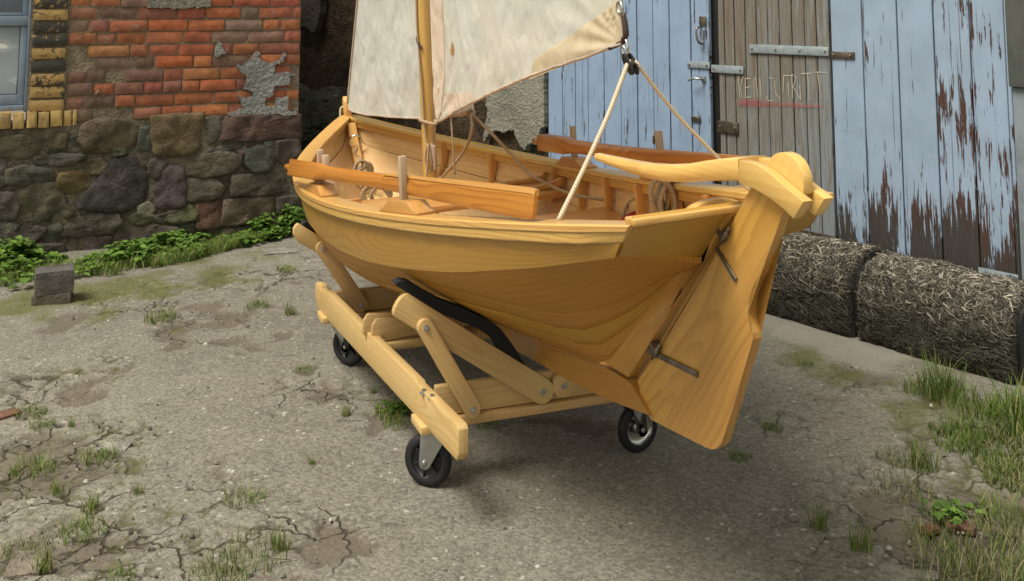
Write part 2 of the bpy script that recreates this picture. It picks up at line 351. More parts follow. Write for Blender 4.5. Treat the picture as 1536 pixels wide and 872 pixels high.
# ------------------------------------------------------------------ ground
def make_ground():
    xs = np.concatenate([np.linspace(-60, -4, 12), np.arange(-3.9, 3.4, 0.0145), np.linspace(3.5, 60, 12)])
    yd = [2.0]
    while yd[-1] < 8.0: yd.append(yd[-1]+0.0085*max(1, yd[-1]/2.6))
    ys = np.concatenate([np.linspace(-60, 1.8, 12), np.array(yd), np.linspace(8.4, 80, 12)])
    X, Y = np.meshgrid(xs, ys); x = X.ravel(); y = Y.ravel()
    wx = x+0.22*(fbm(x*2.1, y*2.1, 3)-0.5)+0.05*(fbm(x*9, y*9, 4)-0.5); wy = y+0.22*(fbm(x*2.1, y*2.1, 5)-0.5)+0.05*(fbm(x*9, y*9, 6)-0.5)
    # how broken the asphalt is: strongest at the near left and by the walls
    brk = np.zeros_like(x)
    for px, py, r, a in [(60, 700, .55, 1), (200, 820, .5, 1), (420, 800, .28, .9), (30, 600, .4, .8), (480, 590, .30, .75), (320, 500, .42, .6), (130, 560, .35, .5),
                         (400, 420, .55, .7), (230, 450, .6, .6), (1420, 760, .42, 1), (1500, 850, .4, 1), (1450, 660, .3, .8), (900, 640, .2, .55), (1180, 640, .22, .6), (600, 600, .25, .6), (850, 820, .3, .25), (1290, 570, .3, .5), (520, 760, .2, .5)]:
        c = ground(px, py); brk = np.maximum(brk, a*gauss(x, y, c, r))
    f1, f2 = worley(wx*3.2, wy*3.2, 7); e1 = f2-f1
    g1, g2 = worley(wx*9.5+11, wy*9.5, 9); e2 = g2-g1
    msk = fbm(x*1.6+5, y*1.6, 21)
    crack = np.clip(1-e1/0.055, 0, 1)*np.clip((brk*1.25+msk-0.82)*5, 0, 1)
    crack = np.maximum(crack, np.clip(1-e2/0.10, 0, 1)*np.clip((brk*1.3+fbm(x*3, y*3, 23)-1.12)*6, 0, 1))
    hole = np.clip((fbm(wx*4.3, wy*4.3, 31, 5)+brk*0.40-0.82)*26, 0, 1)
    moss = np.zeros_like(x)
    for px, py, r, a in [(180, 440, .5, 1), (60, 450, .5, 1), (300, 400, .5, .9), (390, 370, .45, .7), (1190, 525, .28, .8), (1260, 560, .25, .7), (1310, 600, .2, .6), (1420, 610, .4, .9), (250, 480, .3, .5), (1480, 720, .35, .5), (600, 620, .25, .35)]:
        c = ground(px, py); moss = np.maximum(moss, a*gauss(x, y, c, r))
    moss = np.clip((moss*.85+1.7*(fbm(x*7, y*7, 41, 5)-0.5)-0.50)*2.2, 0, 1)
    moss = np.maximum(moss, 0.75*np.clip(crack*np.clip((fbm(x*2, y*2, 44)-0.45)*5, 0, 1), 0, 1))
    lx = (x-DWO.x)*DU.x+(y-DWO.y)*DU.y; ly = (x-DWO.x)*DN.x+(y-DWO.y)*DN.y
    ap = np.clip((0.30+0.10*(fbm(x*4, y*4, 51)-0.5)+ly)*18, 0, 1)*np.clip((0.86+0.1*(fbm(x*5, y*5, 52)-0.5)-lx)*14, 0, 1)*np.clip((lx+1.2)*4, 0, 1)
    ap = np.where(ly > 0.35, 0, ap)
    z = 0.010*(fbm(x*1.1, y*1.1, 61)-0.5)+0.006*(fbm(x*14, y*14, 62, 4)-0.5)*(1+brk)-0.012*crack-0.011*hole+0.004*ap
    z = z+0.010*brk*(fbm(x*6, y*6, 65, 4)-0.5)
    near = (np.abs(x) < 4.2) & (y > 1.7) & (y < 8.6); z = np.where(near, z, -0.004)
    nx, ny = len(xs), len(ys); idx = np.arange(nx*ny).reshape(ny, nx)
    q = np.stack([idx[:-1, :-1], idx[:-1, 1:], idx[1:, 1:], idx[1:, :-1]], -1).reshape(-1, 4)
    me = bpy.data.meshes.new('asphalt_yard'); me.vertices.add(len(x)); me.vertices.foreach_set('co', np.stack([x, y, z], 1).astype(np.float32).ravel())
    me.loops.add(q.size); me.loops.foreach_set('vertex_index', q.ravel().astype(np.int32)); me.polygons.add(len(q))
    me.polygons.foreach_set('loop_start', np.arange(0, q.size, 4, dtype=np.int32)); me.update(calc_edges=True); me.shade_smooth()
    for n, a in (('crack', crack), ('hole', hole), ('moss', moss), ('apron', ap), ('broken', brk)):
        me.attributes.new(n, 'FLOAT', 'POINT').data.foreach_set('value', a.astype(np.float32))
    m = NB('worn_asphalt'); p = m.geo()
    big = m.noise(p, 0.9, 3, 0.6); med = m.noise(p, 6.0, 4, 0.65); fine = m.noise(p, 70.0, 3, 0.7)
    vd = m.voro(p, 105.0, 'F1', 'Distance'); vc = m.voro(p, 105.0, 'F1', 'Color'); cr_, cg_, cb_ = m.sep(vc)
    v2 = m.voro(p, 38.0, 'F1', 'Color'); c2, _, _ = m.sep(v2); d2 = m.voro(p, 38.0, 'F1', 'Distance')
    base = m.mix(m.mapr(big, 0.3, 0.7), (0.108, 0.096, 0.077), (0.222, 0.198, 0.161))
    base = m.mix(m.mapr(med, 0.35, 0.75, 0, 0.55), base, (0.260, 0.240, 0.198))
    agg = m.mix(cr_, (0.075, 0.068, 0.055), (0.33, 0.305, 0.255))
    base = m.mix(m.mapr(fine, 0.3, 0.7, 0.25, 0.65), base, agg)
    peb = m.math('MULTIPLY', m.math('GREATER_THAN', c2, 0.93), m.math('LESS_THAN', d2, m.mapr(cg_, 0, 1, 0.15, 0.4)))
    base = m.mix(m.math('MULTIPLY', peb, 0.75), base, (0.42, 0.40, 0.35))
    ns1 = m.n('TexNoise'); m.l(p, ns1.inputs['Vector']); ns1.inputs['Scale'].default_value = 2.3; ns1.inputs['Detail'].default_value = 4; ns1.inputs['Roughness'].default_value = 0.62
    off = m.n('VectorMath', operation='MULTIPLY_ADD'); m.l(ns1.outputs['Color'], off.inputs[0]); off.inputs[1].default_value = (0.55, 0.55, 0); m.l(p, off.inputs[2]); wp = off.outputs[0]
    brkn = m.attr('broken'); e1 = m.voro(wp, 2.7, 'DISTANCE_TO_EDGE'); e2 = m.voro(wp, 7.5, 'DISTANCE_TO_EDGE'); cell = m.sep(m.voro(wp, 7.5, 'F1', 'Color'))[0]
    msk1 = m.mapr(m.math('ADD', m.math('MULTIPLY', brkn, 0.5), m.noise(p, 1.3, 3)), 0.66, 0.84); msk2 = m.mapr(m.math('ADD', m.math('MULTIPLY', brkn, 0.55), m.noise(p, 2.4, 3)), 0.96, 1.08)
    ck = m.math('MAXIMUM', m.math('MULTIPLY', m.mapr(e1, 0.004, 0.020, 1.0, 0.0), msk1), m.math('MULTIPLY', m.mapr(e2, 0.015, 0.06, 1.0, 0.0), msk2))
    base = m.mix(m.math('MULTIPLY', msk2, m.mapr(cell, 0, 1, 0.0, 0.5)), base, m.mix(cell, (0.09, 0.078, 0.06), (0.30, 0.275, 0.23)))
    dirt = m.mix(fine, (0.075, 0.058, 0.043), (0.165, 0.134, 0.100))
    base = m.mix(m.math('MULTIPLY', m.attr('hole'), 0.75), base, dirt)
    base = m.mix(m.mapr(m.attr('crack'), 0.25, 0.9, 0, 0.75), base, (0.055, 0.045, 0.033))
    base = m.mix(m.math('MULTIPLY', ck, 0.8), base, (0.040, 0.032, 0.022))
    base = m.mix(m.math('MULTIPLY', m.attr('apron'), 0.8), base, m.mix(med, (0.20, 0.185, 0.155), (0.33, 0.305, 0.26)))
    base = m.mix(m.math('MULTIPLY', m.attr('moss'), m.mapr(fine, 0.3, 0.6, 0.35, 0.95)), base, m.mix(med, (0.060, 0.068, 0.016), (0.125, 0.135, 0.026)))
    m.bump(m.math('ADD', m.math('MULTIPLY', fine, 1.0), m.math('ADD', m.math('MULTIPLY', m.math('SUBTRACT', 0.5, vd), 0.30), m.math('SUBTRACT', m.math('MULTIPLY', m.noise(p, 190.0, 3, 0.7), 0.7), m.math('MULTIPLY', ck, 1.6)))), 0.9, 0.006)
    m.set(base, 0.93, spec=0.3)
    o = link('asphalt_yard', me, m.m); props(o, 'cracked grey brown asphalt yard with moss and dirt', None, None, 'structure')
make_ground()

# ------------------------------------------------------------------ masonry materials
def brick_mat(name, smear):
    m = NB(name); inf = m.info(); p = m.geo(); r = inf['Random']
    n = m.noise(p, 28, 5, 0.65); n2 = m.noise(p, 7, 4, 0.6); n3 = m.noise(p, 150, 3, 0.6)
    c = m.mix(m.mapr(n, 0.3, 0.7), m.mix(1.0, inf['Color'], (0.62, 0.55, 0.55), 'MULTIPLY'), inf['Color'])
    c = m.mix(m.mapr(n2, 0.50, 0.75, 0, 0.65), c, (0.085, 0.045, 0.034))
    c = m.mix(m.math('MULTIPLY', m.mapr(m.noise(p, 15, 5, 0.7), 0.58, 0.66), inf['Alpha']), c, (0.32, 0.27, 0.20))
    m.bump(m.math('ADD', n, m.math('MULTIPLY', n3, 0.4)), 0.8, 0.008); return m.set(c, 0.93, spec=0.25)
M['brick'] = brick_mat('old_red_brick', 0.3)
def yellow_brick():
    m = NB('yellow_brick_black_paint'); inf = m.info(); p = m.geo()
    n = m.noise(p, 22, 6, 0.75, 0.4); n2 = m.noise(p, 60, 4)
    c = m.mix(n2, (0.30, 0.185, 0.062), (0.46, 0.30, 0.115))
    s = m.math('SUBTRACT', m.math('ADD', n, m.mapr(inf['Random'], 0, 1, -0.13, 0.13)), 0.50)
    c = m.mix(m.mapr(s, 0.0, 0.03), c, (0.040, 0.037, 0.030)); m.bump(m.math('ADD', n, n2), 0.6, 0.006); return m.set(c, 0.8)
M['ybrick'] = yellow_brick()
def sill_brick():
    m = NB('yellow_sill_brick'); p = m.geo(); n = m.noise(p, 30, 5, 0.7); n2 = m.noise(p, 9, 3)
    c = m.mix(n, (0.34, 0.215, 0.075), (0.60, 0.41, 0.16)); c = m.mix(m.mapr(n2, 0.5, 0.75, 0, 0.8), c, (0.12, 0.08, 0.04))
    m.bump(n, 0.7, 0.008); return m.set(c, 0.85)
M['sbrick'] = sill_brick()
def stone_mat():
    m = NB('rubble_stone'); inf = m.info(); p = m.geo()
    n = m.noise(p, 11, 7, 0.68); n2 = m.noise(p, 60, 4, 0.7); v = m.voro(p, 16, 'DISTANCE_TO_EDGE')
    c = m.mix(m.mapr(n, 0.3, 0.72), m.mix(1.0, inf['Color'], (0.50, 0.50, 0.50), 'MULTIPLY'), m.mix(1.0, inf['Color'], (1.35, 1.3, 1.25), 'MULTIPLY'))
    c = m.mix(m.mapr(n2, 0.62, 0.8, 0, 0.5), c, (0.24, 0.21, 0.17))
    c = m.mix(m.math('MULTIPLY', inf['Alpha'], m.mapr(m.noise(p, 9, 5), 0.42, 0.6)), c, (0.055, 0.065, 0.014))
    m.bump(m.math('ADD', m.math('MULTIPLY', n, 1.6), m.math('MULTIPLY', n2, 0.6)), 1.0, 0.028); return m.set(c, 0.88, spec=0.3)
M['stone'] = stone_mat()
def mortar(name, a, b, sc=18.0, bs=0.9, bd=0.02):
    m = NB(name); p = m.geo(); n = m.noise(p, sc, 6, 0.7); n2 = m.noise(p, 3.0, 4); n3 = m.voro(p, 60, 'F1')
    c = m.mix(m.mapr(n, 0.3, 0.7), a, b); c = m.mix(m.mapr(n2, 0.4, 0.7, 0, 0.5), c, tuple(x*0.5 for x in a))
    m.bump(m.math('ADD', n, m.math('MULTIPLY', n3, 0.4)), bs, bd); return m.set(c, 0.95, spec=0.2)
M['mortar'] = mortar('brown_lime_mortar', (0.15, 0.115, 0.080), (0.36, 0.295, 0.215))
M['mortar_low'] = mortar('dark_rubble_mortar', (0.065, 0.056, 0.043), (0.24, 0.205, 0.155))
M['cement'] = mortar('grey_cement_patch', (0.25, 0.245, 0.235), (0.42, 0.41, 0.40), 45, 1.0, 0.02)
M['plaster'] = mortar('grey_render', (0.20, 0.185, 0.155), (0.34, 0.32, 0.275), 40, 1.0, 0.015)
M['clay'] = mortar('dark_clay_wall', (0.030, 0.020, 0.012), (0.115, 0.076, 0.045), 14, 1.0, 0.03)

def brick_mesh(seed, L=1.0):
    r = random.Random(seed); bm = bmesh.new()
    # local: length along x (unit), depth y, height z ; front at y=0
    nx, nz = 7, 3; grid = []
    for j in range(nz+1):
        row = []
        for i in range(nx+1):
            x = i/nx-0.5; z = j/nz-0.5; e = min(i, nx-i, 9) == 0 or min(j, nz-j) == 0
            corner = (i in (0, nx)) and (j in (0, nz))
            dx = (r.uniform(0.0, 0.012) if not corner else r.uniform(0.0, 0.03))*(-1 if x > 0 else 1) if i in (0, nx) else 0
            dz = r.uniform(0.0, 0.045)*(-1 if z > 0 else 1) if j in (0, nz) else 0
            row.append(bm.verts.new((x+dx, (r.uniform(0.004, 0.009) if e else r.uniform(-0.002, 0.003)), z+dz)))
        grid.append(row)
    for j in range(nz):
        for i in range(nx): bm.faces.new((grid[j][i], grid[j][i+1], grid[j+1][i+1], grid[j+1][i]))
    rim = grid[0]+[grid[j][nx] for j in range(1, nz+1)]+grid[nz][-2::-1]+[grid[j][0] for j in range(nz-1, 0, -1)]
    back = [bm.verts.new((v.co.x*1.0, 0.11, v.co.z)) for v in rim]; n = len(rim)
    for i in range(n): bm.faces.new((rim[i], back[i], back[(i+1) % n], rim[(i+1) % n]))
    bm.faces.new(back[::-1])
    bmesh.ops.recalc_face_normals(bm, faces=bm.faces)
    me = bpy.data.meshes.new('brick'); bm.to_mesh(me); bm.free(); me.shade_smooth(); me.set_sharp_from_angle(angle=RAD(50)); return me

house = thing('brick_house', 'old house corner of worn red brick above a dark rubble stone base', 'house', BW)
# core wall (mortar) with the window opening, butted pieces
def core(name, x0, x1, z0, z1, y0, y1, mat):
    return bmk(name, boxbm(((x0+x1)/2, (y0+y1)/2, (z0+z1)/2), x1-x0, y1-y0, z1-z0), mat, house, sharp=None)
core('brick_core', -1.700, -0.012, 0.775, 3.0, 0.013, 0.40, 'mortar')
core('rubble_core', -4.0, -0.012, -0.05, 0.775, 0.0, 0.41, 'mortar_low')
core('wall_beyond_window', -4.0, -2.75, 0.775, 3.0, 0.0, 0.40, 'mortar')
core('lintel', -2.75, -1.70, 2.4, 3.0, 0.0, 0.40, 'mortar')
core('side_wall', -0.35, -0.012, -0.05, 3.0, 0.42, 3.2, 'mortar_low')
BR = [brick_mesh(s) for s in range(10)]
for me in BR: me.materials.append(M['brick'])
def brick(s, z, L, h, color, y=0.0, me=None, smear=0.3):
    o = bpy.data.objects.new('brick', me or rnd.choice(BR)); COL.objects.link(o); o.parent = house
    o.location = (s+L/2, y+rnd.uniform(-0.004, 0.004), z+h/2); o.scale = (L, 1, h); o.rotation_euler = (rnd.uniform(-.03, .03), rnd.uniform(-.016, .016), rnd.uniform(-.02, .02))
    o.color = (*color, smear); return o
ORANGE = [(0.31, 0.092, 0.036), (0.35, 0.115, 0.046), (0.27, 0.078, 0.036), (0.38, 0.130, 0.050), (0.25, 0.080, 0.044)]
DARKB = [(0.20, 0.070, 0.050), (0.23, 0.090, 0.064), (0.15, 0.080, 0.060), (0.17, 0.125, 0.092), (0.10, 0.066, 0.055)]
z = 0.79; row = 0
while z < 1.84:
    zb = z; h = 0.0725; s = -1.484 if row % 2 == 0 else -1.484
    end = -0.004 if row % 2 == 0 else -0.012
    if row < 5: end -= 0.055*(row in (0, 2, 3))
    first = True
    while s < end-0.03:
        L = rnd.choice([0.245, 0.245, 0.12, 0.12, 0.18]) if not first else (0.12 if row % 2 else 0.16)
        first = False
        L *= rnd.uniform(0.94, 1.04)
        if s+L > end-0.05: L = end-s
        left = s < -1.20
        pal = DARKB if rnd.random() < (0.6 if left else 0.22) else ORANGE
        c = [x*rnd.uniform(1.5, 2.0) for x in rnd.choice(pal)]
        c = [lerp(a, b, 0.22) for a, b in zip(c, (0.27, 0.18, 0.13))]
        if left: c = [lerp(a, b, 0.30) for a, b in zip(c, (0.20, 0.13, 0.09))]
        if row == 0 and -1.42 < s < -1.15: c = (0.16, 0.165, 0.165)
        if not (rnd.random() < (0.05 if left else 0.01)):
            brick(s+0.003, zb+rnd.uniform(-.002, .002), L-0.007, h*rnd.uniform(0.93, 1.02), c, smear=0.5 if left else rnd.choice([0, 0.1, 0.35]), y=0.002 if left else 0.0)
        s += L
    z += 0.0795; row += 1
# window jamb of yellow brick, partly black
YB = [brick_mesh(40+s) for s in range(4)]
for me in YB: me.materials.append(M['ybrick'])
z = 0.862; k = 0
while z < 1.85:
    o = brick(-1.690, z, 0.197, 0.068, (1, 1, 1), -0.012, YB[k % 4]); o.name = 'jamb_brick'; z += 0.0795; k += 1
# upright sill bricks
SB = [brick_mesh(60+s) for s in range(4)]
for me in SB: me.materials.append(M['sbrick'])
for i, (a, b) in enumerate([(-24, -3), (0, 16), (19, 36), (40, 55), (57, 73), (75, 93), (95, 107), (109, 115)]):
    p0 = onwall(BW, a, 182); p1 = onwall(BW, b, 182); o = brick(p0.x, 0.762+0.004*(i % 2), p1.x-p0.x, 0.098, (1, 1, 1), -0.045+0.006*(i % 3)+(0.03 if i > 5 else 0), SB[i % 4]); o.name = 'sill_brick'
# rubble stones (outlines read off the photograph, laid on the wall plane)
PUR = (0.088, 0.066, 0.054); GRY = (0.080, 0.077, 0.063); SLA = (0.043, 0.046, 0.040); OCH = (0.145, 0.100, 0.046); BRN = (0.098, 0.082, 0.055); MAU = (0.078, 0.070, 0.056); RED = (0.115, 0.066, 0.050); PAL = (0.22, 0.20, 0.16)
SA = [(PUR, [(470, 70), (520, 45), (640, 35), (760, 45), (795, 90), (780, 180), (700, 205), (560, 225), (490, 215), (450, 150)]),
 (GRY, [(802, 90), (850, 85), (860, 150), (840, 200), (790, 205)]), (OCH, [(868, 18), (1150, 6), (1160, 80), (1138, 190), (1080, 228), (960, 246), (885, 225), (862, 130)]),
 (SLA, [(735, 240), (790, 280), (840, 345), (835, 500), (740, 545), (600, 550), (440, 535), (470, 480), (540, 400), (600, 330), (650, 265)]),
 (OCH, [(340, 345), (430, 335), (520, 352), (540, 380), (500, 420), (400, 450), (340, 435), (330, 390)]), (BRN, [(450, 285), (560, 262), (605, 290), (565, 342), (450, 325)]),
 (MAU, [(105, 440), (180, 408), (300, 402), (340, 452), (370, 510), (415, 560), (380, 590), (200, 608), (100, 598), (110, 520)]), (GRY, [(-60, 452), (92, 457), (102, 530), (85, 596), (-60, 612)]),
 (MAU, [(42, 320), (150, 302), (280, 322), (318, 360), (300, 390), (150, 405), (45, 398)]), (GRY, [(425, 600), (500, 577), (660, 572), (690, 610), (640, 678), (500, 688), (340, 708), (347, 660)]),
 (GRY, [(32, 680), (150, 642), (258, 652), (248, 690), (180, 733), (40, 742)]), (BRN, [(720, 592), (780, 573), (872, 582), (870, 610), (800, 630), (716, 625)]), (PAL, [(790, 530), (840, 512), (875, 540), (860, 570), (800, 570)]),
 (PUR, [(640, 722), (750, 662), (870, 642), (1000, 642), (1020, 700), (1000, 790), (700, 800)]), (BRN, [(-40, 142), (130, 132), (240, 150), (260, 200), (170, 256), (20, 242), (-40, 240)]),
 (GRY, [(200, 244), (320, 238), (470, 233), (480, 258), (380, 288), (210, 290)]), (GRY, [(380, 150), (445, 132), (468, 190), (392, 200)]), (GRY, [(264, 660), (330, 632), (348, 655), (320, 732), (244, 728)]),
 (MAU, [(30, 762), (360, 742), (370, 810), (200, 850), (30, 850)]), (BRN, [(884, 580), (1020, 556), (1112, 528), (1115, 600), (1000, 622), (900, 620)]), (GRY, [(500, 722), (636, 702), (600, 770), (480, 780)]),
 (GRY, [(-60, 632), (98, 632), (90, 660), (-60, 682)]), (GRY, [(-60, 262), (20, 258), (36, 330), (30, 400), (-60, 440)]), (MAU, [(-60, 690), (25, 690), (25, 850), (-60, 850)]), (GRY, [(885, 262), (940, 272), (935, 312), (890, 370), (850, 340), (860, 280)]),
 (GRY, [(620, 206), (700, 203), (715, 225), (640, 238)]), (BRN, [(150, 615), (215, 612), (210, 645), (160, 645)]), (GRY, [(270, 200), (370, 205), (360, 228), (280, 226)]), (MAU, [(330, 602), (415, 592), (400, 618), (345, 630)]), (BRN, [(260, 130), (375, 118), (370, 190), (280, 190)])]
SBt = [(PUR, [(392, 32), (440, 17), (832, 8), (835, 138), (520, 153), (378, 153)]), (GRY, [(330, 200), (500, 167), (500, 195), (312, 224)]), (SLA, [(532, 205), (640, 183), (692, 220), (697, 270), (650, 322), (580, 328), (527, 290)]),
 (PUR, [(700, 164), (830, 154), (832, 258), (760, 300), (705, 260)]), (BRN, [(182, 250), (250, 237), (420, 222), (488, 240), (498, 280), (440, 328), (300, 358), (187, 353)]), (PUR, [(450, 352), (793, 333), (803, 448), (443, 467)]),
 (GRY, [(192, 372), (340, 377), (398, 420), (388, 465), (320, 488), (197, 498)]), (RED, [(247, 522), (300, 507), (400, 495), (388, 640), (252, 652)]), (BRN, [(402, 494), (678, 474), (686, 578), (600, 608), (390, 640)]),
 (GRY, [(702, 482), (838, 474), (842, 568), (712, 573)]), (('m',), [(252, 682), (460, 658), (478, 690), (440, 730), (262, 760)]), (BRN, [(22, 590), (200, 527), (238, 560), (233, 603), (100, 622)]), (BRN, [(642, 622), (790, 604), (838, 600), (835, 690), (642, 700)]),
 (GRY, [(482, 652), (598, 642), (590, 700), (490, 712)]), (MAU, [(0, 642), (138, 632), (163, 775), (0, 775)]), (GRY, [(164, 642), (233, 633), (233, 685), (167, 668)]), (GRY, [(172, 692), (228, 683), (232, 752), (177, 772)]),
 (BRN, [(292, 32), (384, 24), (375, 100), (330, 188), (284, 168)]), (MAU, [(85, 302), (163, 312), (183, 450), (178, 523), (60, 538), (12, 520), (12, 420), (50, 342)]), (GRY, [(640, 710), (835, 700), (838, 790), (640, 800)]), (BRN, [(480, 722), (630, 712), (630, 800), (470, 800)])]
def stone(out, color, idx, moss=0.0):
    r = random.Random(900+idx); P = [Vector((p.x, 0, p.z)) for p in out]; c = sum(P, Vector())/len(P)
    # resample
    per = []; n = len(P)
    for i in range(n):
        a, b = P[i], P[(i+1) % n]; k = max(1, int((b-a).length/0.022))
        for j in range(k): per.append(a.lerp(b, j/k))
    size = max((p-c).length for p in per)
    per = [c+(p-c)*(1.0+0.016/max((p-c).length, .02)+r.uniform(-0.5, 0.5)*min(0.10, 0.010/max((p-c).length, .01))) for p in per]
    bulge = min(0.022, 0.09*size+0.006)*r.uniform(0.7, 1.2); tilt = (r.uniform(-.12, .12), r.uniform(-.12, .12))
    V = []; Fc = []; n = len(per)
    rings = [(1.0, 0.03), (1.0, 0.004), (0.975, -0.55*bulge), (0.93, -0.85*bulge), (0.76, -0.98*bulge), (0.5, -1.04*bulge), (0.26, -1.05*bulge)]
    for f, y in rings:
        for p in per:
            q = c+(p-c)*f; nz_ = (sn(q.x*14.0, q.z*14.0, idx)-0.5)*0.030+(sn(q.x*45.0, q.z*45.0, idx+5)-0.5)*0.012
            V.append(Vector((q.x, y+(nz_ if f < 0.98 else 0)+((q.x-c.x)*tilt[0]+(q.z-c.z)*tilt[1] if f < 0.98 else 0), q.z)))
    for i in range(len(rings)-1):
        for k in range(n): Fc.append((i*n+k, i*n+(k+1) % n, (i+1)*n+(k+1) % n, (i+1)*n+k))
    V.append(Vector((c.x, -1.05*bulge, c.z))); m = len(V)-1; o = (len(rings)-1)*n
    for k in range(n): Fc.append((o+k, o+(k+1) % n, m))
    ob = mk('stone', V, Fc, 'stone', house, smooth=True); ob.color = (*color, moss); return ob
k = 0
for x0, L in ((0, SA), (230, SBt)):
    for col, P in L:
        out = [onwall(BW, x0+a/3.793, 170+b/3.793) for a, b in P]
        if sum(out[i].x*out[(i+1) % len(out)].z-out[(i+1) % len(out)].x*out[i].z for i in range(len(out))) < 0: out.reverse()
        moss = 0.0
        if col == ('m',): col, moss = BRN, 1.0
        stone(out, [lerp(x, y, .28)*rnd.uniform(1.35, 1.8) for x, y in zip(col, GRY)], k, moss); k += 1
# small chinking stones in the joints
for i in range(46):
    s = rnd.uniform(-1.85, -0.06); zz = rnd.uniform(0.08, 0.72); rr = rnd.uniform(0.010, 0.026)
    out = [Vector((s+rr*1.5*math.cos(a)*rnd.uniform(.7, 1.1), 0, zz+rr*math.sin(a)*rnd.uniform(.7, 1.1))) for a in [j*0.9 for j in range(7)]]
    o = stone(out, [x*rnd.uniform(.9, 1.3) for x in rnd.choice((GRY, BRN, PAL, MAU))], 200+i); o.location.y += 0.012
# cement repair over the bricks
def flat_patch(name, Mx, pts, parent, mat, y, th, step=0.0055, seed=1):
    """ragged relief patch: fine cells inside the outline, edges broken up by noise"""
    out = [(p.x, p.z) for p in (onwall(Mx, a, b) for a, b in pts)]
    x0, x1 = min(p[0] for p in out), max(p[0] for p in out); z0, z1 = min(p[1] for p in out), max(p[1] for p in out)
    step = max(step, (x1-x0)/130, (z1-z0)/130)
    nx, nz_ = int((x1-x0)/step)+2, int((z1-z0)/step)+2
    X, Z = np.meshgrid(x0+np.arange(nx)*step, z0+np.arange(nz_)*step)
    WX = X+0.022*(fbm(X*45, Z*45, seed)-.5)+0.02*(fbm(X*14, Z*14, seed+3)-.5); WZ = Z+0.022*(fbm(X*45, Z*45, seed+7)-.5)+0.02*(fbm(X*14, Z*14, seed+9)-.5)
    ins = np.zeros(X.shape, bool)
    for i in range(len(out)):
        (xa, za), (xb, zb) = out[i], out[i-1]
        if za == zb: continue
        ins ^= ((za > WZ) != (zb > WZ)) & (WX < (xb-xa)*(WZ-za)/(zb-za)+xa)
    H = y-0.006*(fbm(X*30, Z*30, seed+11)-.5)-0.006*(fbm(X*90, Z*90, seed+13)-.5)
    V = []; Fc = []; idf = {}; idb = {}
    def vid(i, j, back):
        d = idb if back else idf
        if (i, j) not in d: d[(i, j)] = len(V); V.append((float(X[j, i]), float(y+th if back else H[j, i]), float(Z[j, i])))
        return d[(i, j)]
    for j in range(nz_-1):
        for i in range(nx-1):
            if not ins[j, i]: continue
            Fc.append((vid(i, j, 0), vid(i+1, j, 0), vid(i+1, j+1, 0), vid(i, j+1, 0)))
            for (a, b), (di, dj) in ((((i, j), (i+1, j)), (0, -1)), (((i+1, j), (i+1, j+1)), (1, 0)), (((i+1, j+1), (i, j+1)), (0, 1)), (((i, j+1), (i, j)), (-1, 0))):
                ii, jj = i+di, j+dj
                if not (0 <= ii < nx and 0 <= jj < nz_ and ins[jj, ii]): Fc.append((vid(*a, 0), vid(*a, 1), vid(*b, 1), vid(*b, 0)))
    return mk(name, [Vector(v) for v in V], Fc, mat, parent, sharp=50)
CP = [(540, 420), (575, 436), (622, 400), (670, 340), (690, 345), (688, 392), (750, 412), (825, 395), (850, 350), (862, 356), (845, 402), (792, 432), (786, 482), (868, 472), (920, 482), (916, 500), (882, 502), (888, 560), (780, 566), (775, 622), (732, 642), (727, 698), (788, 700), (800, 642), (880, 637), (872, 690), (882, 722), (935, 737), (930, 751), (480, 756), (500, 742), (590, 704), (560, 662), (545, 632), (600, 642), (650, 626), (655, 602), (590, 580), (605, 522), (600, 500), (560, 470)]
flat_patch('cement_patch', BW, [(230+a/4.36, b/4.36) for a, b in CP], house, 'cement', -0.016, 0.022)
flat_patch('cement_patch', BW, [(230+a/4.36, b/4.36) for a, b in [(412, 276), (440, 278), (455, 330), (470, 348), (435, 358), (418, 384), (402, 372), (408, 320)]], house, 'cement', -0.014, 0.02)
flat_patch('plaster_remnant', BW, [(a/4.36, b/4.36) for a, b in [(970, -10), (1370, -10), (1375, 48), (1290, 52), (1200, 62), (1080, 56), (960, 52)]], house, 'plaster', -0.010, 0.02)
# window
M['winframe'] = simple('blue_grey_window_paint', (0.20, 0.26, 0.34), 0.45, nscale=25, var=0.12, bump=0.2)
M['paper'] = simple('white_paper_blind', (0.86, 0.87, 0.86), 0.8, nscale=8, var=0.06)
def glass():
    m = NB('window_glass'); m.set((0.80, 0.86, 0.92), 0.06, 0.0); m.b.inputs['Transmission Weight'].default_value = 0.92; m.b.inputs['IOR'].default_value = 1.45; return m.m
M['glass'] = glass()
M['winback'] = simple('dark_blue_room', (0.10, 0.14, 0.19), 0.8)
win = mk('window', *(lambda b: (b[0], b[1]))(([Vector((-2.75, 0.19, 0.86)), Vector((-1.70, 0.19, 0.86)), Vector((-1.70, 0.19, 2.4)), Vector((-2.75, 0.19, 2.4))], [(0, 1, 2, 3)])), 'winback', house)
def wbox(name, x0, x1, z0, z1, y0, y1, mat, bev=0.004):
    return bmk(name, boxbm(((x0+x1)/2, (y0+y1)/2, (z0+z1)/2), x1-x0, y1-y0, z1-z0), mat, win, bevel=bev)
pa = lambda px, py: onwall(BW, px, py, 0.08)
zt0, zt1 = pa(20, 39).z, pa(20, 24).z; zb0, zb1 = pa(20, 161).z, pa(20, 143).z
xs0 = pa(39, 90).x
wbox('frame', xs0, -1.70, 0.855, 2.4, 0.055, 0.13, 'winframe')
wbox('frame', -2.75, xs0, zb0-0.02, zb0+0.012, 0.05, 0.12, 'winframe')
wbox('frame', -2.75, xs0, zt0, zt1, 0.06, 0.13, 'winframe')
wbox('sash', pa(29, 90).x, xs0-0.002, zb0+0.014, zt0-0.002, 0.075, 0.115, 'winframe')
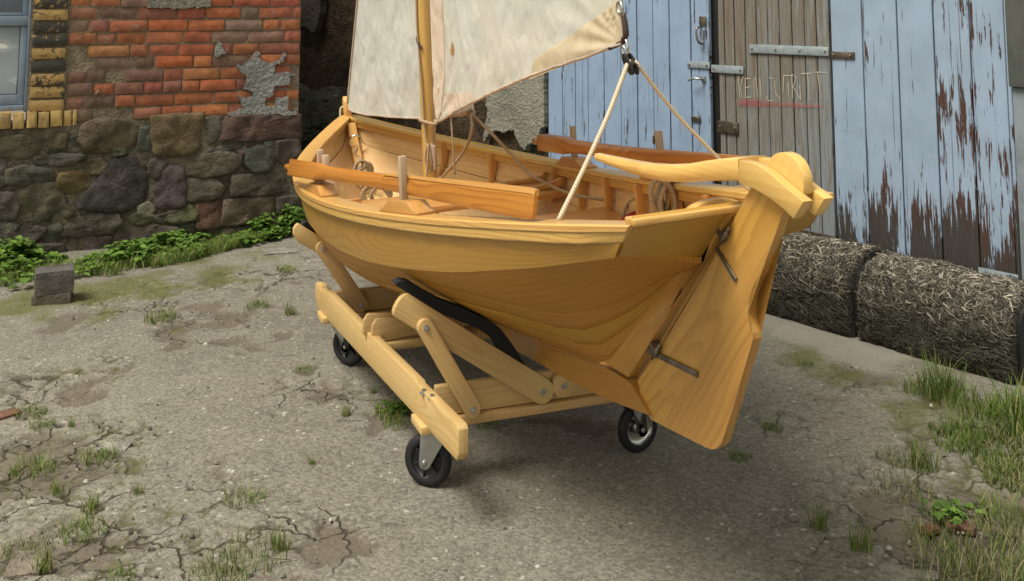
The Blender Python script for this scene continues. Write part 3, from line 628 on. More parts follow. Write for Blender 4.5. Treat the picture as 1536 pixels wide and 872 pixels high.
wbox('sash', -2.75, pa(29, 90).x, zb0+0.014, zb1, 0.075, 0.115, 'winframe')
wbox('sash', pa(34, 15).x, xs0-0.002, zt1+0.002, 2.4, 0.075, 0.115, 'winframe')
wbox('sash', -2.75, pa(34, 15).x-0.002, zt1+0.002, zt1+0.02, 0.075, 0.115, 'winframe')
wbox('pane', -2.75, pa(29, 90).x, zb1, zt0-0.002, 0.094, 0.098, 'glass', 0)
wbox('pane', -2.75, pa(34, 15).x-0.002, zt1+0.022, 2.4, 0.094, 0.098, 'glass', 0)
V = []; Fc = []
for i in range(13):
    for j in range(11):
        a = i/12; b = j/10; V.append(Vector((lerp(-2.7, pa(27.5-4*max(0, .35-b), 90).x, a), 0.108+0.010*math.sin(a*9+b*5)+0.01*math.sin(b*11+a*3), lerp(zb1+0.006, zt0-0.006, b))))
for i in range(12):
    for j in range(10): Fc.append((i*11+j, (i+1)*11+j, (i+1)*11+j+1, i*11+j+1))
mk('paper_blind', V, Fc, 'paper', win, smooth=True)
# wall ring
p = onwall(BW, 147, 143); V, Fc, UV = tubegeo([Vector((p.x+0.021*math.cos(a), -0.02-0.006*math.sin(a), p.z-0.004+0.026*math.sin(a))) for a in [j*math.pi/9 for j in range(18)]], 0.0035, 6, True)
tubegeo([Vector((p.x, 0.03, p.z+0.028)), Vector((p.x, -0.022, p.z+0.026))], 0.006, 6, False, V, Fc, UV); mk('wall_ring', V, Fc, 'steel', house, uvs=UV, smooth=True)

# ------------------------------------------------------------------ back wall (dark clay, part of it rendered)
def rough_wall():
    t = thing('clay_wall', 'dark brown clay wall in the passage with a flaking grey render patch', 'wall', DW)
    x0 = -6.4; x1 = onwall(DW, 822.5, 124).x-0.012
    nx, nz = 190, 90; V = []; Fc = []
    xs = np.linspace(x0, x1, nx); zs = np.linspace(-0.05, 2.6, nz); X, Z = np.meshgrid(xs, zs); d = 0.06*(fbm(X*3, Z*3, 70, 5)-0.5)+0.03*(fbm(X*16, Z*16, 72, 4)-0.5)+0.02
    d[:, -1] = 0.02
    for j in range(nz):
        for i in range(nx): V.append(Vector((X[j, i], d[j, i], Z[j, i])))
    for j in range(nz-1):
        for i in range(nx-1): Fc.append((j*nx+i, j*nx+i+1, (j+1)*nx+i+1, (j+1)*nx+i))
    mk('clay_face', V, Fc, 'clay', t, smooth=True)
    bmk('wall_body', boxbm(((x0+x1)/2, 0.22, 1.27), x1-x0, 0.3, 2.6), 'clay', t, sharp=None)
    P = [(280, 330), (262, 120), (250, -300), (726, -300), (724, 510), (690, 540), (692, 660), (650, 640), (600, 650), (580, 690), (540, 660), (510, 600), (490, 540), (420, 560), (350, 540), (300, 580), (260, 630), (272, 520), (290, 400)]
    flat_patch('render_patch', DW, [(680+a/5.128, 90+b/5.128) for a, b in P], t, 'plaster', -0.035, 0.06)
    P = [(440, -10), (489, -10), (487, 20), (480, 45), (474, 50), (466, 42), (456, 40), (440, 38)]
    flat_patch('render_patch', DW, P, t, M['clay_grey'], -0.05, 0.07)
M['clay_grey'] = mortar('dirty_grey_render', (0.065, 0.055, 0.045), (0.15, 0.125, 0.10), 25, 1.0, 0.02)
rough_wall()
# grey boulder leaning in the passage
def rock(name, label, c, rx, ry, rz, color, seed, mat='stone'):
    bm = bmesh.new(); bmesh.ops.create_icosphere(bm, subdivisions=4, radius=1.0)
    for v in bm.verts:
        n = v.co.normalized(); f = 1+0.35*(sn(n.x*1.7+seed, n.y*1.7+n.z*2.1, seed)-0.5)+0.12*(sn(n.x*5+n.z*3, n.y*5-n.z*2, seed+3)-0.5)
        q = [max(-0.72, min(0.72, a)) for a in n]; v.co = Vector((q[0]*f*rx, q[1]*f*ry, q[2]*f*rz))+Vector(c)
    o = bmk(name, bm, mat, None, sharp=60); o.color = (*color, 0.0)
    return props(o, label, 'rock')
q = onwall(DW, 470, 200, -0.55); q = DW @ q
rock('boulder', 'grey boulder in the dark passage beside the brick corner', (q.x-0.02, q.y, 0.30), 0.42, 0.35, 0.75, (0.115, 0.105, 0.09), 5)

# ------------------------------------------------------------------ barn doors
def paint_mat(name, paint, under, bare, low=0.42, blue=True):
    m = NB(name); inf = m.info(); p = m.obj(); x, y, z_ = m.sep(p); r = inf['Random']; peel, lowk, _ = m.sep(inf['Color'])
    r9 = m.math('MULTIPLY', r, 93.0)
    st = m.noise(m.vec(m.math('MULTIPLY', x, 38.0), r9, m.math('MULTIPLY', z_, 3.4)), 1.0, 5, 0.66, 0.3)
    st2 = m.noise(m.vec(m.math('MULTIPLY', x, 150.0), r9, m.math('MULTIPLY', z_, 7.0)), 1.0, 4, 0.65)
    blob = m.noise(m.vec(m.math('MULTIPLY', x, 7.0), r9, m.math('MULTIPLY', z_, 2.6)), 1.0, 3)
    k = m.math('ADD', m.math('MULTIPLY', st, 0.74), m.math('ADD', m.math('MULTIPLY', st2, 0.30), m.math('MULTIPLY', blob, 0.36)))
    lowz = m.mapr(m.math('SUBTRACT', z_, lowk), 0.0, 0.45, 0.28, 0.0)
    msk = m.mapr(m.math('ADD', k, m.math('ADD', m.math('MULTIPLY', m.math('MULTIPLY', peel, m.mapr(z_, 0.55, 1.5, 1.0, 0.72)), 0.30), lowz)), 0.905, 0.920)
    fine = m.noise(m.vec(m.math('MULTIPLY', x, 320.0), r9, m.math('MULTIPLY', z_, 9.0)), 1.0, 3, 0.7)
    soft = m.noise(p, 5.0, 4, 0.6)
    pc = m.mix(m.mapr(soft, 0.3, 0.7), tuple(a*0.86 for a in paint), tuple(a*1.08 for a in paint))
    pc = m.mix(m.mapr(fine, 0.55, 0.85, 0, 0.5), pc, tuple(a*0.55 for a in paint))
    bc = m.mix(m.mapr(fine, 0.3, 0.7), under, tuple(a*1.9 for a in under))
    grey = m.mix(m.mapr(fine, 0.3, 0.7), bare, tuple(a*2.3 for a in bare))
    bc = m.mix(m.mapr(m.math('ADD', m.math('SUBTRACT', z_, lowk), m.math('MULTIPLY_ADD', st, 0.3, -0.15)), 0.24, 0.44, 1.0, 0.0), bc, grey)
    hair = m.noise(m.vec(m.math('MULTIPLY', x, 95.0), r9, m.math('MULTIPLY', z_, 1.1)), 1.0, 3, 0.55)
    pc = m.mix(m.mapr(hair, 0.665, 0.69, 0, 0.8), pc, tuple(a*0.7 for a in under))
    c = m.mix(msk, pc, bc)
    m.bump(m.math('ADD', m.math('MULTIPLY', m.math('SUBTRACT', 1.0, msk), 0.8), m.math('ADD', m.math('MULTIPLY', fine, 0.5), m.math('MULTIPLY', st, 0.3))), 0.7, 0.003)
    return m.set(c, m.mapr(msk, 0, 1, 0.55, 0.85))
M['bluepaint'] = paint_mat('flaking_blue_paint', (0.248, 0.338, 0.490), (0.030, 0.022, 0.020), (0.050, 0.042, 0.038))
M['palepaint'] = paint_mat('flaking_pale_blue_paint', (0.272, 0.352, 0.475), (0.040, 0.017, 0.012), (0.022, 0.019, 0.017))
def greywood():
    m = NB('weathered_bare_boards'); inf = m.info(); p = m.obj(); x, y, z_ = m.sep(p); r9 = m.math('MULTIPLY', inf['Random'], 77.0)
    fine = m.noise(m.vec(m.math('MULTIPLY', x, 260.0), r9, m.math('MULTIPLY', z_, 6.0)), 1.0, 4, 0.7)
    st = m.noise(m.vec(m.math('MULTIPLY', x, 40.0), r9, m.math('MULTIPLY', z_, 2.2)), 1.0, 4, 0.6, 0.4)
    st2 = m.noise(m.vec(m.math('MULTIPLY', x, 60.0), m.math('ADD', r9, 5.0), m.math('MULTIPLY', z_, 3.0)), 1.0, 4, 0.6, 0.4)
    c = m.mix(m.mapr(fine, 0.3, 0.7), (0.105, 0.098, 0.088), (0.250, 0.238, 0.220))
    zb = m.mapr(z_, 0.75, 1.45, 0.0, 0.16)
    c = m.mix(m.mapr(m.math('ADD', st, zb), 0.57, 0.80, 0, 0.7), c, m.mix(fine, (0.085, 0.054, 0.032), (0.20, 0.13, 0.08)))
    xb = m.mapr(x, -0.5, 0.25, -0.05, 0.10); zl = m.mapr(z_, 0.4, 1.2, 0.06, -0.04)
    c = m.mix(m.mapr(m.math('ADD', m.math('ADD', st2, m.math('MULTIPLY', inf['Random'], 0.08)), m.math('ADD', xb, zl)), 0.60, 0.66, 0, 0.6), c, (0.22, 0.265, 0.31))
    m.bump(m.math('ADD', fine, st), 0.8, 0.004); return m.set(c, 0.88, spec=0.25)
M['greywood'] = greywood()
def boards(parent, px, py, mat, z0, z1, peels, y=0.0, th=0.024, lowk=0.1):
    X = [onwall(DW, a, py).x for a in px]
    for i in range(len(X)-1):
        w_ = X[i+1]-X[i]; bm = bmesh.new(); g = rnd.uniform(0.0022, 0.0042); dy = y+rnd.uniform(-0.002, 0.002)
        nz = 10; x0, x1 = X[i]+g, X[i+1]-g
        boxbm(((x0+x1)/2, dy+th/2, (z0+z1)/2), x1-x0, th, z1-z0+rnd.uniform(-0.012, 0.004), bm=bm)
        o = bmk('board', bm, mat, parent, bevel=0.0025, seg=1); pk = peels[i] if isinstance(peels, (list, tuple)) else peels
        o.color = (pk, lowk[i] if isinstance(lowk, (list, tuple)) else lowk, 0, 1)
def dpt(px, py, y=0.0): return onwall(DW, px, py, y)
def plate(name, parent, px0, py0, px1, py1, hgt, mat, y=-0.006, th=0.006, bolts=0):
    a, b = dpt(px0, py0), dpt(px1, py1); a.y = b.y = y; z_ = (a.z+b.z)/2
    o = bmk(name, boxbm(((a.x+b.x)/2, y, z_), abs(b.x-a.x), th, hgt), mat, parent, bevel=0.0015)
    if bolts:
        V = []; Fc = []
        for i in range(bolts):
            x = lerp(a.x+0.02, b.x-0.02, i/max(1, bolts-1)); lathe([(0.0, -0.009), (0.004, -0.008), (0.0062, -0.004), (0.0062, 0.0)], (x, y-0.003, z_), (0, 1, 0), 8, V, Fc)
        mk('bolt', V, Fc, 'steel', o, smooth=True)
    return o
ld = thing('barn_door', 'blue painted plank barn door leaf with handle and latch behind the mainsheet', 'door', DW)
boards(ld, [822.4, 843.6, 862.8, 882, 906, 931, 956, 980, 1005, 1037, 1065.5], 124, 'bluepaint', 0.12, 2.5, [0.26, .46, .24, .34, .20, .34, .34, .30, .22, .58], lowk=-0.05)
bmk('backing', boxbm((lerp(dpt(822, 124).x, dpt(1065, 124).x, .5), 0.038, 1.3), dpt(1066, 124).x-dpt(823, 124).x, 0.022, 2.4), 'black', ld, sharp=None)
plate('hasp', ld, 1032, 96, 1066, 99, 0.036, 'greymetal', bolts=2)
plate('latch_plate', ld, 1050, 30, 1060, 33, 0.05, 'steel')
p = dpt(1054, 52); tube('handle', cr([p+Vector((-0.010, -0.004, 0.045)), p+Vector((-0.012, -0.035, 0.035)), p+Vector((-0.010, -0.042, 0)), p+Vector((0.0, -0.035, -0.045)), p+Vector((0.006, -0.004, -0.05))], 4), 0.006, 'steel', ld)
tube('hook', cr([p+Vector((0.012, -0.006, 0.03)), p+Vector((0.012, -0.010, -0.03)), p+Vector((0.012, -0.03, -0.055)), p+Vector((0.022, -0.035, -0.045))], 4), 0.004, 'steel', ld, 6)
p = dpt(1050, 118); tube('lever', cr([p+Vector((0.03, -0.002, 0)), p+Vector((0.024, -0.035, 0)), p+Vector((-0.01, -0.045, 0.002)), p+Vector((-0.045, -0.045, -0.012))], 4), 0.007, 'zinc', ld)
bmk('rosette', boxbm((p.x+0.03, -0.005, p.z), 0.03, 0.01, 0.034), 'zinc', ld, bevel=0.004)
plate('keeper', ld, 1038, 178, 1052, 180, 0.028, 'steel')
plate('rust_scar', ld, 979, 205, 989, 215, 0.045, 'steel', -0.001, 0.003)
wd = thing('wicket_door', 'weathered bare grey brown plank door with chalk letters and a red stripe', 'door', DW)
boards(wd, [1076.5, 1085.5, 1100.5, 1117, 1134, 1151, 1168.4, 1187, 1206, 1224, 1243.5], 58, 'greywood', 0.36, 2.5, 0.0, y=0.004)
bmk('backing', boxbm((lerp(dpt(1065, 90).x, dpt(1245, 90).x, .5), 0.045, 1.3), dpt(1244, 90).x-dpt(1067, 90).x, 0.022, 2.4), 'black', wd, sharp=None)
plate('strap_hinge', wd, 1125, 73, 1244, 77.5, 0.046, 'greymetal', -0.004, 0.008, bolts=4)
plate('hasp', wd, 1068, 103, 1116, 105.5, 0.042, 'greymetal', -0.004, 0.008, bolts=2)
plate('lock_case', wd, 1077, 189, 1108, 193, 0.062, 'steel', -0.002, 0.012, bolts=2)
plate('bottom_hinge', wd, 1175, 345, 1256, 361, 0.040, M['rust'] if 'rust' in M else 'steel', -0.004, 0.008, bolts=3)
# chalk scratches and the smeared red stripe
M['chalk'] = simple('pale_chalk', (0.55, 0.48, 0.38), 0.95, nscale=300, var=0.3)
def redchalk():
    m = NB('smeared_red_chalk'); p = m.obj(); n = m.noise(p, 160, 4, 0.8); m.set((0.42, 0.075, 0.085), 0.95)
    t = m.n('BsdfTransparent'); x = m.n('MixShader'); m.l(m.mapr(n, 0.45, 0.62), x.inputs[0]); m.l(t.outputs[0], x.inputs[1]); m.l(m.b.outputs[0], x.inputs[2]); m.l(x.outputs[0], m.out.inputs[0]); return m.m
M['redchalk'] = redchalk()
STR = [[(370, 405), (380, 590)], [(410, 405), (382, 500)], [(385, 500), (400, 590)], [(425, 420), (430, 580)], [(425, 425), (470, 425)], [(428, 500), (470, 490)], [(430, 580), (475, 575)], [(495, 420), (500, 580)], [(510, 410), (530, 590)], [(545, 420), (555, 600)],
       [(600, 570), (612, 606), (655, 605)], [(620, 420), (660, 425)], [(665, 440), (670, 540), (715, 600)], [(740, 400), (735, 540)], [(740, 400), (800, 402)], [(775, 460), (785, 600)], [(805, 390), (815, 590)], [(805, 390), (835, 412), (830, 460), (815, 490), (855, 560), (880, 600)], [(870, 480), (880, 600)],
       [(880, 385), (970, 380)], [(935, 385), (950, 600)], [(995, 372), (1085, 375)], [(1015, 380), (1045, 590)]]
V = []; Fc = []
for s_ in STR:
    P = [dpt(1040+a/5.45, 40+b/5.45) for a, b in s_]
    for i in range(len(P)-1):
        a, b = P[i], P[i+1]; d = (b-a).normalized(); n = Vector((-d.z, 0, d.x))*0.0019; o = len(V); y = 0.0005
        for q in (a-n, b-n*0.6, b+n*0.6, a+n): V.append(Vector((q.x, y-0.0012, q.z)))
        Fc.append((o, o+1, o+2, o+3))
mk('chalk_writing', V, Fc, 'chalk', wd)
a, b = dpt(1040+362/5.45, 40+620/5.45), dpt(1040+1068/5.45, 40+655/5.45)
V = []; Fc = []; n = 24
for i in range(n+1):
    t_ = i/n; q = a.lerp(b, t_); hw = 0.018*(0.75+0.35*math.sin(t_*9))*(1 if t_ < .75 else 1.25-t_)
    V += [Vector((q.x, -0.0015, q.z-hw)), Vector((q.x, -0.0015, q.z+hw))]
for i in range(n): Fc.append((2*i, 2*i+2, 2*i+3, 2*i+1))
mk('chalk_stripe', V, Fc, 'redchalk', wd)
rd = thing('barn_door', 'pale blue barn door leaf of wide planks with badly peeling paint', 'door', DW)
boards(rd, [1244.5, 1291.8, 1343.5, 1397.8, 1452, 1505], 1, 'palepaint', 0.30, 2.5, [0.30, .44, .34, .74, .50], lowk=[0.27, 0.22, 0.22, 0.24, 0.12], th=0.026)
boards(rd, [1505.5, 1513], 1, 'palepaint', 0.30, 2.5, 0.5, y=-0.008, lowk=0.3)
x0, x1 = dpt(1246, 1).x, dpt(1512, 1).x
bmk('backing', boxbm(((x0+x1)/2, 0.050, 1.3), x1-x0, 0.022, 2.4), 'black', rd, sharp=None)
plate('hinge_leaf', rd, 1247, 81, 1283, 85, 0.034, 'steel', -0.006, 0.008, bolts=2)
plate('bottom_hinge', rd, 1262, 370, 1300, 378, 0.030, 'steel', -0.006, 0.008, bolts=2)
plate('metal_patch', rd, 1470, 412, 1530, 427, 0.075, 'palemetal' if 'palemetal' in M else 'greymetal', -0.012, 0.003)
post = thing('door_post', 'dark grey green painted post beside the peeling barn door', 'post', DW)
xa = dpt(1514, 1).x; xb = dpt(1514, 1).x+0.5
M['postpaint'] = simple('grey_green_paint', (0.085, 0.092, 0.085), 0.55, nscale=14, var=0.2)
M['postpaint2'] = simple('blue_grey_post', (0.17, 0.20, 0.23), 0.55, nscale=14, var=0.2)
zc_ = dpt(1530, 130).z
bmk('upper_board', boxbm(((xa+xb)/2, -0.02, (zc_+2.5)/2), xb-xa, 0.05, 2.5-zc_), 'postpaint', post, bevel=0.004)
bmk('lower_board', boxbm(((xa+xb)/2+0.004, 0.0, (zc_+0.02)/2-0.004), xb-xa, 0.05, zc_-0.02), 'postpaint2', post, bevel=0.004)

# ------------------------------------------------------------------ boat frame (x starboard, y forward, z up)
YAW, HEEL = RAD(21.2416), RAD(2.6796)
BM = Matrix.Translation((0.081+0.0022*math.cos(YAW), 3.518+0.0022*math.sin(YAW), 0.35)) @ Matrix.Rotation(YAW, 4, 'Z') @ Matrix.Rotation(-HEEL, 4, 'Y')
BMI = BM.inverted(); BR3 = BM.to_3x3()
def onx(px, py, x=0.0): return BMI @ hit(px, py, BM @ Vector((x, 0, 0)), BR3 @ Vector((1, 0, 0)))
def onz(px, py, z): return BMI @ hit(px, py, BM @ Vector((0, 0, z)), BR3 @ Vector((0, 0, 1)))
def ony(px, py, y): return BMI @ hit(px, py, BM @ Vector((0, y, 0)), BR3 @ Vector((0, 1, 0)))
T0, LB, PB = -1.2362, 4.1015, 0.55414
BC = [0.24855446, 1.27742591, -0.57574695, 0.97940618, 0.24704574, -1.63744487]; ZC = [1.04844007, -0.61250066, 0.05110062, 0.40242136, -0.02223909]
def sheer(y):
    s = min(max((y-T0)/LB, 0.0), 1.0)
    return (max(1-s, 1e-9)**PB)*sum(c*s**k for k, c in enumerate(BC))+0.02, sum(c*s**k for k, c in enumerate(ZC))-0.35
YEND = T0+LB
HY = [-1.25, -1.18, -1.03, -.84, -.63, -.43, -.19, .02, .23, .4, .6, .78, .95, 1.5, 2.2, 2.9]
HH = [.062, .07, .09, .113, .133, .152, .165, .174, .18, .18, .178, .172, .165, .155, .15, .15]
KY = [-1.104, -.943, -.563, -.189, .073, .5, .913, 1.4, 1.9, 2.2, 2.45, 2.62, 2.74, 2.81, 2.87]
KZ = [.556, .478, .151, .092, .066, .0, -.045, -.065, -.055, .0, .10, .22, .335, .43, .52]
CY_ = [-1.104, -.6, 0, 1, 2, 2.8]
C1X = [.33, .28, .2, .09, .10, .3]; C1Z = [.25, .25, .25, .48, .45, .4]; C2X = [.75, .88, .70, .56, .6, .7]; C2Z = [.78, .70, .80, .94, .92, .75]
def rab(y): return interp(y, KY, KZ)
def strake_bottom(y):
    b, zs = sheer(y); zk = rab(y); z2 = max(zs-interp(y, HY, HH), zk+0.25*(zs-zk)); b2 = max(b*0.955-0.020-0.03*max(0, (y-1.2)/1.6), 0.022); return b2, z2
def hullin(p, off):
    return Vector((p.x*(1-off/max(abs(p.x), .03)), p.y, p.z+off*.6))
def hullpt(y, t, side=1, off=0.0):
    """t 0 at strake bottom .. 1 at keel rabbet"""
    b2, z2 = strake_bottom(y); b2 = max(b2-0.010, 0.02); zk = rab(y); xk = 0.018
    P = [(b2, z2), (lerp(b2, xk, interp(y, CY_, C1X)), lerp(z2, zk, interp(y, CY_, C1Z))), (lerp(b2, xk, interp(y, CY_, C2X)), lerp(z2, zk, interp(y, CY_, C2Z))), (xk, zk)]
    u = 1-t; k = (u**3, 3*u*u*t, 3*u*t*t, t**3)
    return Vector((side*sum(a*p[0] for a, p in zip(k, P)), y, sum(a*p[1] for a, p in zip(k, P))))
def yplane(z): return T0-1.03*(z-(ZC[0]-0.35))      # raked transom / sternpost plane
STN = [-1.104+i*0.05 for i in range(8)]+[-0.70+0.1*i for i in range(32)]+[2.5, 2.58, 2.65, 2.71, 2.76, 2.80, 2.83, 2.85, YEND-0.001]
STN = sorted(set(round(s, 4) for s in STN))
def rows_to_aft(fn):
    """fn(y)->Vector ; returns polyline from raked stern to stem"""
    p = fn(STN[0]); q = fn(STN[1]); ye = yplane(p.z)-0.012
    out = []
    if ye < p.y-0.004:
        d = (p-q)/(p.y-q.y)
        for k in (1.0, 0.66, 0.33):
            yy = lerp(p.y, ye, k); out.append(Vector((p.x+d.x*(yy-p.y)*0.9, yy, p.z+d.z*(yy-p.y)*0.9)))
    else:
        for k in (0.003, 0.002, 0.001): out.append(Vector((p.x, p.y-k, p.z)))
    return out+[fn(s) for s in STN]
def shell(name, rows, th, side, mat, parent, g0=0.0, inner=None):
    """rows: list of polylines (outer skin, from top to bottom); makes a closed plank"""
    R = len(rows); N = len(rows[0]); V = []; UV = []; Fc = []
    G = [[Vector(p) for p in r] for r in rows]
    given = inner; inner = []
    for j in range(R):
        if given is not None: inner = given; break
        rr = []
        for i in range(N):
            a = G[j][min(i+1, N-1)]-G[j][max(i-1, 0)]; b = G[min(j+1, R-1)][i]-G[max(j-1, 0)][i]; n = a.cross(b)
            n = n.normalized() if n.length > 1e-9 else Vector((1, 0, 0))
            if n.x*side > 0: n = -n
            p = G[j][i]+n*th
            if p.x*side < 0.004: p.x = 0.004*side
            rr.append(p)
        inner.append(rr)
    acc = [0.0]
    for i in range(1, N): acc.append(acc[-1]+(G[0][i]-G[0][i-1]).length)
    WT = sum((G[k][N//2]-G[k-1][N//2]).length for k in range(1, R))
    for S in (G, inner):
        for j in range(R):
            w = sum((G[k][N//2]-G[k-1][N//2]).length for k in range(1, j+1))
            for i in range(N): V.append(S[j][i]); UV.append((acc[i]+g0*3.1, w-WT/2))
    o = R*N
    def q(a, b, c, d): Fc.append((a, b, c, d) if side > 0 else (d, c, b, a))
    for j in range(R-1):
        for i in range(N-1):
            q(j*N+i, j*N+i+1, (j+1)*N+i+1, (j+1)*N+i); q(o+j*N+i, o+(j+1)*N+i, o+(j+1)*N+i+1, o+j*N+i+1)
    for i in range(N-1):
        q(i, o+i, o+i+1, i+1); k = (R-1)*N; q(k+i, k+i+1, o+k+i+1, o+k+i)
    for j in range(R-1):
        q(j*N, (j+1)*N, o+(j+1)*N, o+j*N); k = N-1; q(j*N+k, o+j*N+k, o+(j+1)*N+k, (j+1)*N+k)
    ob = mk(name, V, Fc, mat, parent, uvs=UV, sharp=45)
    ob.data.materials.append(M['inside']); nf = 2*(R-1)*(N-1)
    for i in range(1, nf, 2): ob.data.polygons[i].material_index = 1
    bm = bmesh.new(); bm.from_mesh(ob.data); bmesh.ops.recalc_face_normals(bm, faces=bm.faces); bm.to_mesh(ob.data); bm.free()
    return ob
boat = thing('sailing_dinghy', 'varnished pine sailing dinghy resting on a wheeled wooden trolley', 'boat', BM)
NPL = 5
YK = [None, -1.03, -.94, -.83, -.70, None]
def seam(k, y):
    if k == 0: return 0.0
    if k == NPL: return 1.0
    t0 = k/NPL; f = min(1.0, max(0.0, (0.45-y)/(0.45-YK[k]))); return t0+(1-t0)*f**2.6
for side in (-1, 1):
    # sheer strake: from under the rail down to the lap
    def fs(t):
        def f(y):
            b, zs = sheer(y); b2, z2 = strake_bottom(y); bt = max(b-0.024, 0.022); x = lerp(bt, b2, t)+0.006*math.sin(math.pi*t)*min(1, b/0.2); return Vector((side*x, y, lerp(zs-0.012, z2, t)))
        return f
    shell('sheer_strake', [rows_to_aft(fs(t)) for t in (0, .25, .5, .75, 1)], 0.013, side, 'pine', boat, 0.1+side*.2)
    for k in range(NPL):
        def row(f, o_):
            return rows_to_aft(lambda y: hullin(hullpt(y, lerp(seam(k, y), seam(k+1, y), f), side), o_))
        rows = [row(f, o_) for f, o_ in ((0, .0022), (.03, 0), (.35, 0), (.65, 0), (.97, 0), (1, .0022))]
        def irow(f):
            def fn(y):
                t = lerp(seam(k, y), seam(k+1, y), f); p = hullpt(y, t, side); e = .004
                a = hullpt(min(y+e, YEND-.002), t, side)-hullpt(max(y-e, -1.104), t, side); b = hullpt(y, min(t+.01, 1), side)-hullpt(y, max(t-.01, 0), side); n = a.cross(b).normalized()
                if n.x*side > 0: n = -n
                q = p+n*.011; q.x = side*max(q.x*side, .006); return q
            return rows_to_aft(fn)
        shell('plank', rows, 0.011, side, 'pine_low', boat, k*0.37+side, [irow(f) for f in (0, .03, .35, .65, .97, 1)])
    # gunwale cap and rubbing strip
    def sweep(name, prof, mat, y0=None, y1=None):
        ys = [-1.236]+[s for s in STN if s > -1.1]; V = []; UV = []; Fc = []; m = len(prof); acc = 0; last = None
        for y in ys:
            b, zs = sheer(y); dx = (sheer(min(y+.01, YEND))[0]-sheer(y-.01)[0])/.02; c = 1/math.sqrt(1+dx*dx)
            p0 = Vector((b, y, zs)); acc += (p0-last).length if last else 0; last = p0
            w = 0
            for (u, v) in prof:
                x = max(b-u/c, 0.0015); V.append(Vector((side*x, yplane(zs+v) if y == ys[0] else y, zs+v))); UV.append((acc, u+v+side))
        for i in range(len(ys)-1):
            for k in range(m):
                k2 = (k+1) % m; f = (i*m+k, (i+1)*m+k, (i+1)*m+k2, i*m+k2); Fc.append(f if side > 0 else f[::-1])
        Fc.append(tuple(range(m))); Fc.append(tuple(range((len(ys)-1)*m, len(ys)*m))[::-1])
        ob = mk(name, V, Fc, mat, boat, uvs=UV, sharp=35)
        bm = bmesh.new(); bm.from_mesh(ob.data); bmesh.ops.recalc_face_normals(bm, faces=bm.faces); bm.to_mesh(ob.data); bm.free(); return ob
    sweep('gunwale_cap', [(0.004, 0.0), (0.0, -0.004), (0.0, -0.017), (0.002, -0.0195), (0.074, -0.0195), (0.078, -0.016), (0.078, -0.002), (0.075, 0.0)], 'rail')
    sweep('rubbing_strip', [(0.005, -0.020), (0.004, -0.023), (0.005, -0.043), (0.009, -0.047), (0.023, -0.047), (0.023, -0.020)], 'rail')
    sweep('inwale', [(0.046, -0.0205), (0.068, -0.0205), (0.068, -0.050), (0.065, -0.053), (0.046, -0.053)], 'pine_in')
# keel and deadwood, read on the centre plane
kb = [(-.812, .108), (-.56, .062), (-.298, .028), (.084, -.012), (.5, -.068), (.913, -.108), (1.4, -.128), (1.9, -.118), (2.2, -.065), (2.45, .045), (2.62, .17), (2.74, .30), (2.84, .43), (2.895, .53)]
kt = [(2.86, .53), (2.80, .43), (2.70, .30), (2.58, .19), (2.43, .09), (2.18, -.01), (1.9, -.06), (1.4, -.07), (.913, -.05), (.5, -.005), (.073, .062), (-.189, .086), (-.553, .148), (-.715, .158)]
V = []; Fc = []
kbr = cr([Vector((0, a, b)) for a, b in kb], 3); ktr = cr([Vector((0, a, b)) for a, b in kt[::-1]], 3)
def strip(name, top, bot, hw, mat, parent, n=44):
    def samp(P, t):
        L = [0]
        for i in range(1, len(P)): L.append(L[-1]+(P[i]-P[i-1]).length)
        return Vector([np.interp(t*L[-1], L, [p[k] for p in P]) for k in range(3)])
    V = []; Fc = []; UV = []; c = 0.004; acc = 0; last = None
    for i in range(n+1):
        t = i/n; a, b = samp(top, t), samp(bot, t); acc += (b-last).length if last else 0; last = b; d = (a-b).normalized()
        for x, p, v in ((-hw, a, 0), (-hw, b+d*c, (a-b).length), (-hw+c, b, (a-b).length+.01), (hw-c, b, .2), (hw, b+d*c, .21), (hw, a, .3)):
            V.append(Vector((x, p.y, p.z))); UV.append((acc, v))
    for i in range(n):
        for k in range(6): Fc.append((i*6+k, i*6+(k+1) % 6, (i+1)*6+(k+1) % 6, (i+1)*6+k))
    Fc.append(tuple(range(6))[::-1]); Fc.append(tuple(range(n*6, n*6+6)))
    return mk(name, V, Fc, mat, parent, uvs=UV, sharp=30)
strip('keel', ktr, kbr, 0.021, 'pine', boat)
zs0 = ZC[0]-0.35
sp = [(yplane(.165)+.012, .165), (-.545, .158), (-.75, .325), (-.935, .485), (-1.115, .565), (yplane(.70)+.03, .70), (yplane(.70)-.012, .70), (yplane(.40)-.010, .40), (yplane(.165)-.008, .165)]
bmk('sternpost', prism([Vector((-0.019, a, b)) for a, b in sp], (0.038, 0, 0)), 'rudder', boat, g=(0, -1.03, 1), bevel=0.003)
# transom
tp = [(-.254, .700), (-.256, .655), (-.252, .612), (-.165, .592), (-.08, .570), (0, .550), (.08, .570), (.165, .592), (.252, .612), (.256, .655), (.254, .700)]
tn = Vector((0, 1, 1.03)).normalized()
bmk('transom', prism([Vector((x, yplane(z_)-0.004, z_)) for x, z_ in tp], tn*0.022), 'pine', boat, g=(1, 0, 0), bevel=0.002)
bmk('transom_cap', bar(Vector((-.262, yplane(.700)+0.012, .703)), Vector((.262, yplane(.700)+0.012, .703)), 0.045, 0.014), 'rail', boat, g=(1, 0, 0), bevel=0.003)
